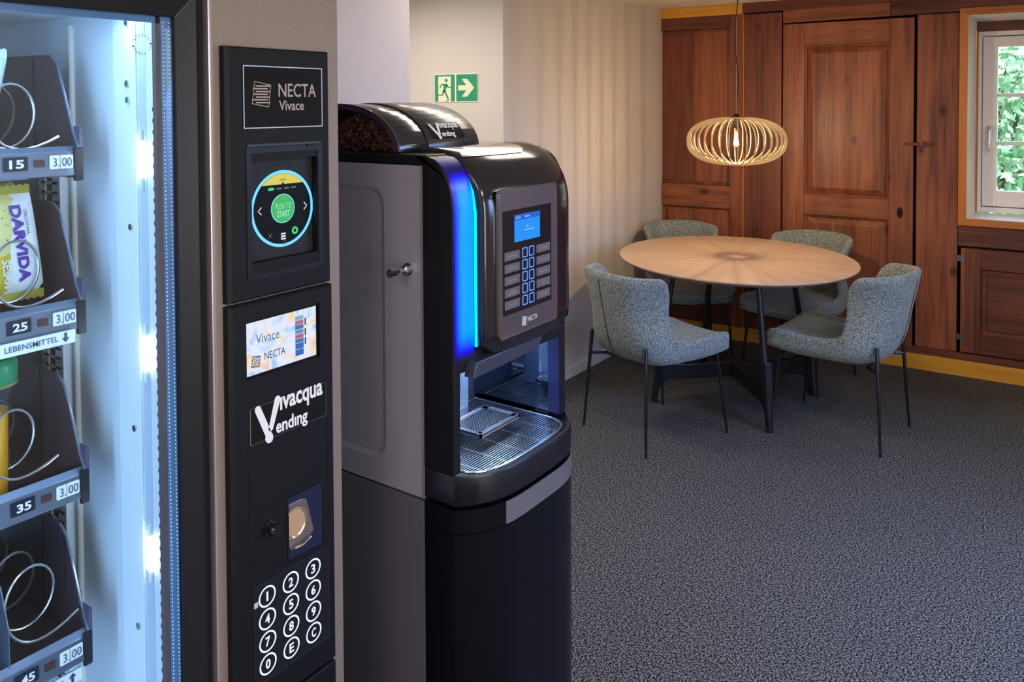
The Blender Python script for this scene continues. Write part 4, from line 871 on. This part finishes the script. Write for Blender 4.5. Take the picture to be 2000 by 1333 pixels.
# ------------------------------------------------------------------ coffee machine
cm = T('coffee_machine', 'black bean to cup coffee machine with a glowing blue light strip on its base cabinet', 'coffee machine', (-1.3, YC, .842))
bod = MB()
for b in ((-1.60, -1.205, Y0+.004, Y1, .842, 1.484), (-1.205, -1.031, Y0+.004, Y1, 1.105, 1.484), (-1.205, -1.031, Y0+.004, Y0+.018, .842, 1.105), (-1.205, -1.031, 1.5372, Y1, .842, 1.105)): bod.box(*b)
ob('housing', bod.mesh('housing'), m_grey, cm)
# side panel with a pressed rounded recess
def recess_side(x0, x1, z0, z1, rx0, rx1, rz0, rz1, r, d, y):
    w, h = rx1-rx0, rz1-rz0; cx_, cz_ = (rx0+rx1)/2, (rz0+rz1)/2
    inn = rrect(w, h, r, 8); mb = MB()
    ri = [(cx_+a, y, cz_+b_) for a, b_ in inn]; ri2 = [(cx_+a*(1-.010/w*2), y+d, cz_+b_*(1-.010/h*2)) for a, b_ in inn]
    mb.grid([ri, ri2], close_u=True); mb.fan(ri2)
    co = [(x1, y, z1), (x0, y, z1), (x0, y, z0), (x1, y, z0)]
    for q in range(4):
        arc = ri[q*9:q*9+9]; mb.fan([co[q]]+arc); mb.fan([arc[-1], ri[(q*9+9) % 36], co[(q+1) % 4], co[q]])
    return mb
ob('side_panel', recess_side(-1.60, -1.0305, .843, 1.4835, -1.50, -1.130, .892, 1.4385, .035, .0035, Y0).mesh('side_panel'), m_side, cm)
ob('panel_edge', MB().box(-1.0325, -1.0300, Y0-.0012, Y0+.003, .843, 1.4835).mesh('panel_edge'), mat('pale_edge', (150, 144, 160), .3, .5), cm)
box('top_cover', (-1.60, -1.02, Y0, Y1, 1.4845, 1.5045), m_black, cm, bevel=.004)
# door frame
def fprof(dx=0):
    P_ = [(-1.0295, 1.503), (-1.018, 1.5025)]
    for i in range(13):
        a = R(90-90*i/12); P_.append((-1.026+(.070+dx)*math.cos(a)**.92 if i < 12 else -.956+dx, 1.395+(.107+dx)*math.sin(a)**.92 if i < 12 else 1.395))
    return P_
FPz = fprof()
def fpiece(name, ya, yb, zlow, m, parent, dx=0, xb=-1.0295, zhigh=None, only=None):
    pr = fprof(dx)
    pts = [(x, z) for x, z in pr[1:] if True]
    poly_ = [(xb, 1.503+dx)]+pts+[(-.956+dx, zlow), (xb, zlow)]
    return MB().prism([(x, ya, z) for x, z in poly_], (0, yb-ya, 0))
fr = MB()
for ya, yb, zl in ((Y0, 1.182, .905), (1.5370, 1.5585, .905), (1.182, 1.5370, 1.093)):
    q = fpiece('x', ya, yb, zl, None, None); n = len(fr.v); fr.v += q.v; fr.f += [tuple(i+n for i in f) for f in q.f]
ob('door_frame', fr.mesh('door_frame', bevel=.0015), m_black, cm)
# glowing blue strip, deepest blue at its edges
bm_ = bpy.data.materials.new('blue_glow'); bm_.use_nodes = True; nt = bm_.node_tree; N = nt.nodes; Lk = nt.links; b = N['Principled BSDF']; b.inputs['Base Color'].default_value = (0, 0, .05, 1); b.inputs['Roughness'].default_value = .3
tc = N.new('ShaderNodeTexCoord'); sx = N.new('ShaderNodeSeparateXYZ'); Lk.new(tc.outputs['Object'], sx.inputs[0])
def mr(src, a, c, lo=0, hi=1):
    n = N.new('ShaderNodeMapRange'); n.inputs[1].default_value = a; n.inputs[2].default_value = c; n.inputs[3].default_value = lo; n.inputs[4].default_value = hi; n.interpolation_type = 'SMOOTHSTEP'; Lk.new(src, n.inputs[0]); return n.outputs[0]
def mm_(a, c):
    n = N.new('ShaderNodeMath'); n.operation = 'MULTIPLY'; Lk.new(a, n.inputs[0]); Lk.new(c, n.inputs[1]); return n.outputs[0]
fac = mm_(mm_(mr(sx.outputs[1], 1.162, 1.192), mr(sx.outputs[2], 1.120, 1.175)), mr(sx.outputs[2], 1.476, 1.425))
rp = N.new('ShaderNodeValToRGB'); rp.color_ramp.elements[0].position = 0; rp.color_ramp.elements[0].color = lin((16, 0, 70)); rp.color_ramp.elements[1].position = 1; rp.color_ramp.elements[1].color = lin((0, 148, 255))
e_ = rp.color_ramp.elements.new(.12); e_.color = lin((14, 0, 236)); e_ = rp.color_ramp.elements.new(.45); e_.color = lin((0, 84, 255)); Lk.new(fac, rp.inputs[0]); Lk.new(rp.outputs[0], b.inputs['Emission Color']); b.inputs['Emission Strength'].default_value = 1.25
P1 = [p for p in fprof(.0008)[4:]]
rows = [[(x, y, z) for x, z in P1]+[(-.9552, y, z) for z in (1.30, 1.20, 1.118)] for y in (1.1640, 1.1800, 1.1950, 1.2100, 1.2240)]
ob('light_strip', MB().grid(rows).mesh('light_strip', smooth=True), bm_, cm, label='glowing blue light strip')
# central door: rounded in outline, rolled over the top
DY0, DY1, ZB = 1.2255, 1.5400, 1.115
dc, dwh = (DY0+DY1)/2, (DY1-DY0)/2
pf_ = []
for i in range(14): pf_.append((0, ZB+(1.385-ZB)*i/13, 1, 0))
for i in range(1, 15):
    a = R(90*i/14); pf_.append((-.135*(1-math.cos(a)), 1.385+.130*math.sin(a)**.9 if a else 1.385, math.cos(a), math.sin(a)))
for i in range(1, 6): pf_.append((-.135-.028*i, 1.515-.0006*i, 0, 1))
us = [-1, -1, -.995, -.985, -.97, -.95]+[-.8+.16*i for i in range(11)]+[.95, .97, .985, .995, 1, 1]
rows = []
for j, (ox, oz, nx, nz) in enumerate(pf_):
    dz = oz-ZB; hw = dwh if dz > .035 else dwh-.035+math.sqrt(max(0, .035**2-(.035-dz)**2)); row = []
    for i, u in enumerate(us):
        y = dc+u*hw; e = 0
        dd = (1-abs(u))*hw
        if dd < .008: e = .008-math.sqrt(max(0, .008**2-(.008-dd)**2))
        if dz < .008: e = max(e, .008-math.sqrt(max(0, .008**2-(.008-dz)**2)))
        if i in (0, len(us)-1): e = .036
        x = -.919-.013*abs(u)**3+ox-nx*e; z = oz-nz*e
        row.append((x, y, z))
    rows.append(row)
rows.insert(0, [(-.956, p[1], p[2]+.004) for p in rows[0]])
ob('front_door', MB().grid(rows).mesh('front_door', smooth=True), m_gloss, cm, label='glossy black curved front door')
ob('door_glow_edge', MB().grid([[(x, 1.2245, z) for x, z in ((-.9545, 1.135), (-.9545, 1.395), (-.962, 1.43), (-.975, 1.458))], [(x, 1.2245, z) for x, z in ((-.9470, 1.135), (-.9475, 1.395), (-.954, 1.433), (-.970, 1.464))]]).mesh('door_glow_edge'), emit('cyan_glow', (0, 232, 255), 1.3), cm, label='cyan lit edge of the light strip')
# inlay on the rolled top
def dtop(y, k):      # point on the door profile, k = arc index
    a = R(90*k); return Vector((-.919-.013*abs((y-dc)/dwh)**3-.135*(1-math.cos(a)), y, 1.385+.130*math.sin(a)**.9))
rws = []
for k, ya, yb in ((.645, 1.240, 1.425), (.66, 1.238, 1.434), (.72, 1.246, 1.454), (.80, 1.268, 1.464), (.88, 1.296, 1.456), (.95, 1.335, 1.430)):
    rws.append([dtop(ya+(yb-ya)*i/16, k)+Vector((.0006, 0, .0012)) for i in range(17)])
ob('top_inlay', MB().grid(rws).mesh('top_inlay', smooth=True), mat('bright_inlay', (240, 236, 236), .16, .9), cm, label='bright chrome inlay on the rolled top')
# face plate
XB = -.9175
rows_fp = []
fp = MB(); oc = [(XB-.0075, 1.3605+a, 1.2885+b_) for a, b_ in rrect(.210, .293, .010)]; oc2 = [(XB, *p[1:]) for p in oc]; oc3 = [(XB, 1.3605+a, 1.2885+b_) for a, b_ in rrect(.204, .287, .008)]; oc4 = [(XB-.0015, *p[1:]) for p in oc3]
fp.grid([oc, oc2, oc3, oc4], close_u=True); ob('plate_rim', fp.mesh('plate_rim'), m_chrome, cm, label='chrome rim of the control plate')
fpl = ob('control_plate', MB().prism([(XB-.0014, 1.3605+a, 1.2885+b_) for a, b_ in rrect(.204, .287, .008)], (-.004, 0, 0)).mesh('control_plate'), mat('brushed_graphite', (120, 108, 112), .3, .75, bump=((300, 60, 900), .15, .0006)), cm)
XG = XB-.0010
bpn = flat('button_field', XG+.0004, 1.2690, 1.4420, 1.1880, 1.3925, mat('smoky_black', (26, 20, 30), .12), fpl)
scn = flat('coffee_display', XG+.0010, 1.3075, 1.3985, 1.3275, 1.3815, emit('display_blue', (10, 142, 244), 1.0), bpn, label='blue lit display'); 
flat('display_header', XG+.0014, 1.3075, 1.3985, 1.3700, 1.3815, emit('display_blue_dark', (18, 92, 200), 1.0), bpn)
ob('emblem', MB().fan([(XG+.0014, 1.3490, 1.3530), (XG+.0014, 1.3560, 1.3530), (XG+.0014, 1.3525, 1.3600)]).mesh('emblem'), emit('pale_blue', (130, 206, 255), 1), bpn)
text('lettering', 'NECTA', (XG+.0018, 1.3190, 1.3755), YP, ZP, .017, .0050, emit('pale_blue', (190, 206, 255), 1), bpn)
flat('display_text_line', XG+.0014, 1.3400, 1.3760, 1.3475, 1.3492, emit('pale_blue', (130, 200, 255), 1), bpn); flat('display_text_line', XG+.0018, 1.3420, 1.3600, 1.3740, 1.3770, emit('pale_blue', (110, 190, 255), 1), bpn)
m_btn = emit('button_glow', (96, 156, 255), 1.5); m_lab = mat('label_grey', (96, 88, 92), .35); m_labt = mat('label_text', (170, 160, 162), .5)
LT = [['ESPRESSO', 'RISTRETTO', 'CAFFE LUNGO', 'LATTE\nMACCHIATO', 'CAFFE LATTE'], ['CAPPUCCINO', 'CHOCOLATE', 'MOCCACCINO', 'MILK', 'HOT WATER']]
for r_i in range(5):
    z = 1.3030-.0240*r_i
    for c_i, y in enumerate((1.3430, 1.3670)):
        o = ringrect('selection_button', XG+.0014, y-.0088, y+.0088, z-.0098, z+.0098, .0016, m_btn, bpn, r=.0022, depth=.0004, label='glowing blue square button ring')
    for c_i, (ya, yb) in enumerate(((1.2735, 1.3245), (1.3855, 1.4365))):
        lb = flat('drink_label', XG+.0010, ya, yb, z-.0085, z+.0085, m_lab, bpn, r=.0012)
        text('lettering', LT[c_i][r_i], (XG+.0016, (ya+yb)/2, z), YP, ZP, .030 if len(LT[c_i][r_i]) > 5 else .012, .0032 if '\n' not in LT[c_i][r_i] else .0085, m_labt, lb)
text('lettering', 'NECTA', (XG+.0008, 1.3690, 1.1660), YP, ZP, .034, .0100, m_print, fpl, bold=.0)
logo(fpl, XG+.0008, 1.3400, 1.1650, .0155, m_print, .0009, 7)
# outlet flap and niche
ob('outlet_flap', MB().prism([(-.934, 1.200, 1.100), (-.934, 1.208, 1.113), (-.934, 1.432, 1.113), (-.934, 1.418, 1.088), (-.934, 1.196, 1.084)], (-.024, 0, 0)).mesh('outlet_flap', bevel=.0015), mat('graphite_flap', (84, 88, 104), .35, .7, bump=(700, .25, .001)), cm)
box('lower_lip', (-.957, -.940, 1.432, 1.530, 1.090, 1.113), m_black, cm, bevel=.002)
m_mir = mat('glossy_niche_wall', (150, 160, 178), .03, 1)
box('niche_wall', (-1.200, -.986, 1.5325, 1.5368, .900, 1.104), m_mir, cm, label='mirror like side wall of the cup niche')
box('jamb_lining', (-.9855, -.957, 1.5325, 1.5368, .905, 1.104), mat('dark_blue_gloss', (22, 24, 52), .2), cm)
box('niche_back', (-1.2045, -1.198, 1.181, 1.5325, .900, 1.104), mat('niche_back', (60, 66, 84), .15, .6), cm)
box('niche_ceiling', (-1.198, -.960, 1.183, 1.532, 1.100, 1.104), m_black, cm)
box('niche_lamp', (-1.06, -1.04, 1.26, 1.46, 1.0965, 1.0995), emit('niche_led', (190, 225, 255), 9), cm, label='white LED bar under the outlet')
area('niche_light', (-1.05, 1.36, 1.094), (0, 0, 0), .04, .24, 4.0, (.42, .66, 1))
# drip tray
trb = MB(); n = 34
def tplan(inset, z, dx=0):
    ys_ = [Y0+inset+(Y1-Y0-2*inset)*i/n for i in range(n+1)]
    return [Vector((bowx(YC+(y-YC))-inset*1.25+dx, y, z)) for y in ys_]+[Vector((-1.026, Y1-inset, z)), Vector((-1.026, Y1-.034, z)), Vector((-1.195+inset, Y1-.034, z)), Vector((-1.195+inset, Y0+.022, z)), Vector((-1.026, Y0+.022, z)), Vector((-1.026, Y0+inset, z))]
rws = [tplan(.004, .8455), tplan(0, .850), tplan(0, .899), tplan(.0015, .9035), tplan(.004, .9045), tplan(.008, .902), tplan(.010, .893), tplan(.016, .892)]
trb.grid(rws, close_u=True); trb.fan(rws[0]); trb.fan([p for p in tplan(.016, .892)])
tray_o = ob('drip_tray', trb.mesh('drip_tray', smooth=True), mat('drip_tray_black', (22, 20, 25), .33, spec=.4), cm, label='glossy black bowed drip tray')
gr = MB(); gx = -1.185
def front_x(y): return bowx(y)-.020
yl, yr_ = 1.190, 1.517
def grx(y):          # grate outline, corners rounded
    e = min(y-yl, yr_-y); c_ = .030-math.sqrt(max(0, .030**2-(.030-min(e, .030))**2)); return front_x(y)-c_
x = -.905
rm = [Vector((grx(y), y, .9015)) for y in [yl+(yr_-yl)*i/40 for i in range(41)]]+[Vector((-1.18, yr_, .9015)), Vector((-1.18, yl, .9015))]
gr.tube(rm+[rm[0]], .0021, 6)
while x > -1.18:
    ys_ = [yl+(yr_-yl)*i/160 for i in range(161)]; ins = [y for y in ys_ if grx(y) > x]
    if len(ins) > 4:
        y0_, y1_ = ins[0], ins[-1]; gr.box(x-.0012, x+.0012, y0_, y1_, .8995, .9025)
    x -= .0062
for y in (1.22, 1.28, 1.34, 1.40, 1.46): gr.box(-1.18, grx(y), y-.0012, y+.0012, .8985, .9008)
ob('drip_grate', gr.mesh('drip_grate'), m_steel, cm, label='stainless wire drip grate')
# cup shelf
cs = MB(); sx0, sx1, sy0, sy1, sz = -1.088, -.992, 1.292, 1.430, .930
cs.box(sx1-.004, sx1, sy0, sy1, sz-.006, sz+.002); cs.box(sx0, sx0+.004, sy0, sy1, sz-.006, sz+.002); cs.box(sx0, sx1, sy0, sy0+.004, sz-.006, sz+.002); cs.box(sx0, sx1, sy1-.004, sy1, sz-.006, sz+.002)
for b in ((sx0, sx0+.016, sy0, sy1), (sx1-.016, sx1, sy0, sy1), (sx0, sx1, sy0, sy0+.016), (sx0, sx1, sy1-.016, sy1)): cs.box(b[0], b[1], b[2], b[3], sz-.002, sz)
nx_, ny_ = 9, 14
for i in range(nx_+1): xx = sx0+.016+(sx1-sx0-.032)*i/nx_; cs.box(xx-.0016, xx+.0016, sy0+.016, sy1-.016, sz-.002, sz)
for j in range(ny_+1): yy = sy0+.016+(sy1-sy0-.032)*j/ny_; cs.box(sx0+.016, sx1-.016, yy-.0016, yy+.0016, sz-.002, sz)
ob('cup_shelf', cs.mesh('cup_shelf'), m_steel, cm, label='square perforated steel cup shelf')
ob('shelf_bracket', MB().box(-1.198, -1.088, 1.352, 1.372, .922, .930).box(-1.198, -1.190, 1.33, 1.39, .905, .95).mesh('shelf_bracket', bevel=.001), m_chrome, cm)
ob('spout', MB().tube([(-1.052, 1.337, 1.092), (-1.052, 1.337, 1.045), (-1.050, 1.337, 1.030)], [.013, .012, .007], 16).tube([(-1.052, 1.372, 1.092), (-1.052, 1.372, 1.045), (-1.050, 1.372, 1.030)], [.013, .012, .007], 16).mesh('spout', smooth=True), m_chrome, cm)
ob('water_pipe', MB().tube([(-1.085, 1.322, 1.10), (-1.085, 1.322, .985)], .0035, 10).tube([(-1.095, 1.345, 1.10), (-1.095, 1.345, .935)], .0055, 10).mesh('water_pipe', smooth=True), m_chrome, cm)
ob('outlet_column', MB().box(-1.150, -1.100, 1.322, 1.392, .900, 1.10).mesh('outlet_column', bevel=.006), mat('clear_grey_plastic', (150, 165, 190), .12, .8), cm)
# bean hopper
hp = []
def hell(a, g=0): return (-1.272+(.167+g)*math.cos(a), 1.506+(.0965+g)*math.sin(a))
def arcpts(a0, a1, g=0, n=22): return [hell(R(a0+(a1-a0)*i/n), g) for i in range(n+1)]
HY0, HY1 = 1.182, 1.437
def hshell(ya, yb, g, th=.004):
    o_ = arcpts(0, 178, g); i_ = arcpts(178, 0, g-th)
    return MB().prism([(x, ya, z) for x, z in o_+i_], (0, yb-ya, 0))
hop = ob('bean_hopper', hshell(HY0, 1.266, 0).mesh('bean_hopper', bevel=.0012, smooth=True), mat('smoked_hopper', (34, 31, 38), .2, coat=.5), cm, label='rounded black bean hopper')
ob('hopper_lid', hshell(1.2672, HY1, .0022, .006).mesh('hopper_lid', bevel=.0012, smooth=True), mat('hopper_lid_black', (42, 38, 42), .3, coat=.3), hop)
ob('hopper_end', MB().prism([(x, HY1-.004, z) for x, z in arcpts(0, 180, -.004)], (0, .003, 0)).mesh('hopper_end'), m_black, hop)
ob('hopper_window_rim', MB().prism([(x, HY0-.004, z) for x, z in arcpts(0, 178, .001)+arcpts(178, 0, -.012)], (0, .006, 0)).mesh('hopper_window_rim', bevel=.0012), mat('smoked_rim', (52, 46, 58), .12, coat=.6), hop)
ob('hopper_window', MB().prism([(x, HY0, z) for x, z in arcpts(0, 180, -.011)], (0, .0012, 0)).mesh('hopper_window'), glassmat('smoked_window', (.86, .80, .84), 1.45), hop, label='smoked clear end window')
bn = MB(); rnd = random.Random(3)
def bean(c, d):
    d = d.normalized(); u_ = d.orthogonal().normalized(); v_ = d.cross(u_); n = len(bn.v)
    for k, (t_, r_) in enumerate(((-.0055, 0), (-.0035, .0032), (.0, .0042), (.0035, .0032), (.0055, 0))):
        for q in range(6): a = 2*PI*q/6; bn.v.append(tuple(c+d*t_+(u_*math.cos(a)+v_*math.sin(a)*.75)*r_))
    for k in range(4):
        for q in range(6): bn.f.append((n+k*6+q, n+k*6+(q+1) % 6, n+(k+1)*6+(q+1) % 6, n+(k+1)*6+q))
for _ in range(900):
    x = rnd.uniform(-1.42, -1.115); top = 1.506+.088*math.sqrt(max(0, 1-((x+1.272)/.158)**2)); top = min(top, 1.574+.010*math.sin(x*40)); z = rnd.uniform(1.508, max(1.509, top-.003)); y = rnd.uniform(HY0+.006, HY0+.016)
    if z < 1.509+.001: continue
    bean(Vector((x, y, z)), Vector((rnd.gauss(0, 1), rnd.gauss(0, .3), rnd.gauss(0, 1))))
m_bean = mat('roasted_beans', (74, 50, 38), .4, var=(90, (60, 40, 30), (134, 96, 70)))
bme = bn.mesh('coffee_beans', smooth=True)
bo = ob('coffee_beans', bme, m_bean, cm, kind='stuff', label='roasted coffee beans behind the smoked window')
ob('bean_core', MB().prism([(x, HY0+.016, min(z, 1.566)) for x, z in arcpts(0, 180, -.014)], (0, .05, 0)).mesh('bean_core'), m_bean, cm)
# sticker wrapped on the hopper
A0 = 24
def hmap(a, b_, y0=1.3380):
    an = R(A0)+b_/.128; x, z = hell(an, .0034); return Vector((x, y0+a, z))
stk = MB().grid([[hmap(a, b_)-Vector((.0004, 0, .0004)) for a in (-.053, -.03, 0, .03, .053)] for b_ in [-.0235+.047*i/8 for i in range(9)]])
sto = ob('badge', stk.mesh('badge', smooth=True), mat('badge_black', (20, 18, 20), .2), hop)
brand(sto, (-1.1, 1.34, 1.56), YP, ZP, .087, m_print, fn=lambda a, b_: hmap(a, b_)+Vector((.0010, 0, .0010)))
# key and lock in the side
lk = ob('lock', MB().tube([(-1.063, Y0, 1.284), (-1.063, Y0-.006, 1.284), (-1.063, Y0-.006, 1.284), (-1.063, Y0-.016, 1.284), (-1.063, Y0-.016, 1.284), (-1.063, Y0-.018, 1.284)], [.0120, .0120, .0085, .0085, .0085, .005], 24).mesh('lock', smooth=True), m_chrome, cm)
ob('key', MB().box(-1.0637, -1.0623, Y0-.036, Y0-.017, 1.2805, 1.2875).tube([(-1.063, Y0-.036, 1.284), (-1.063, Y0-.056, 1.284)], [.0085, .0085], 10).mesh('key', bevel=.0004), m_chrome, cm)
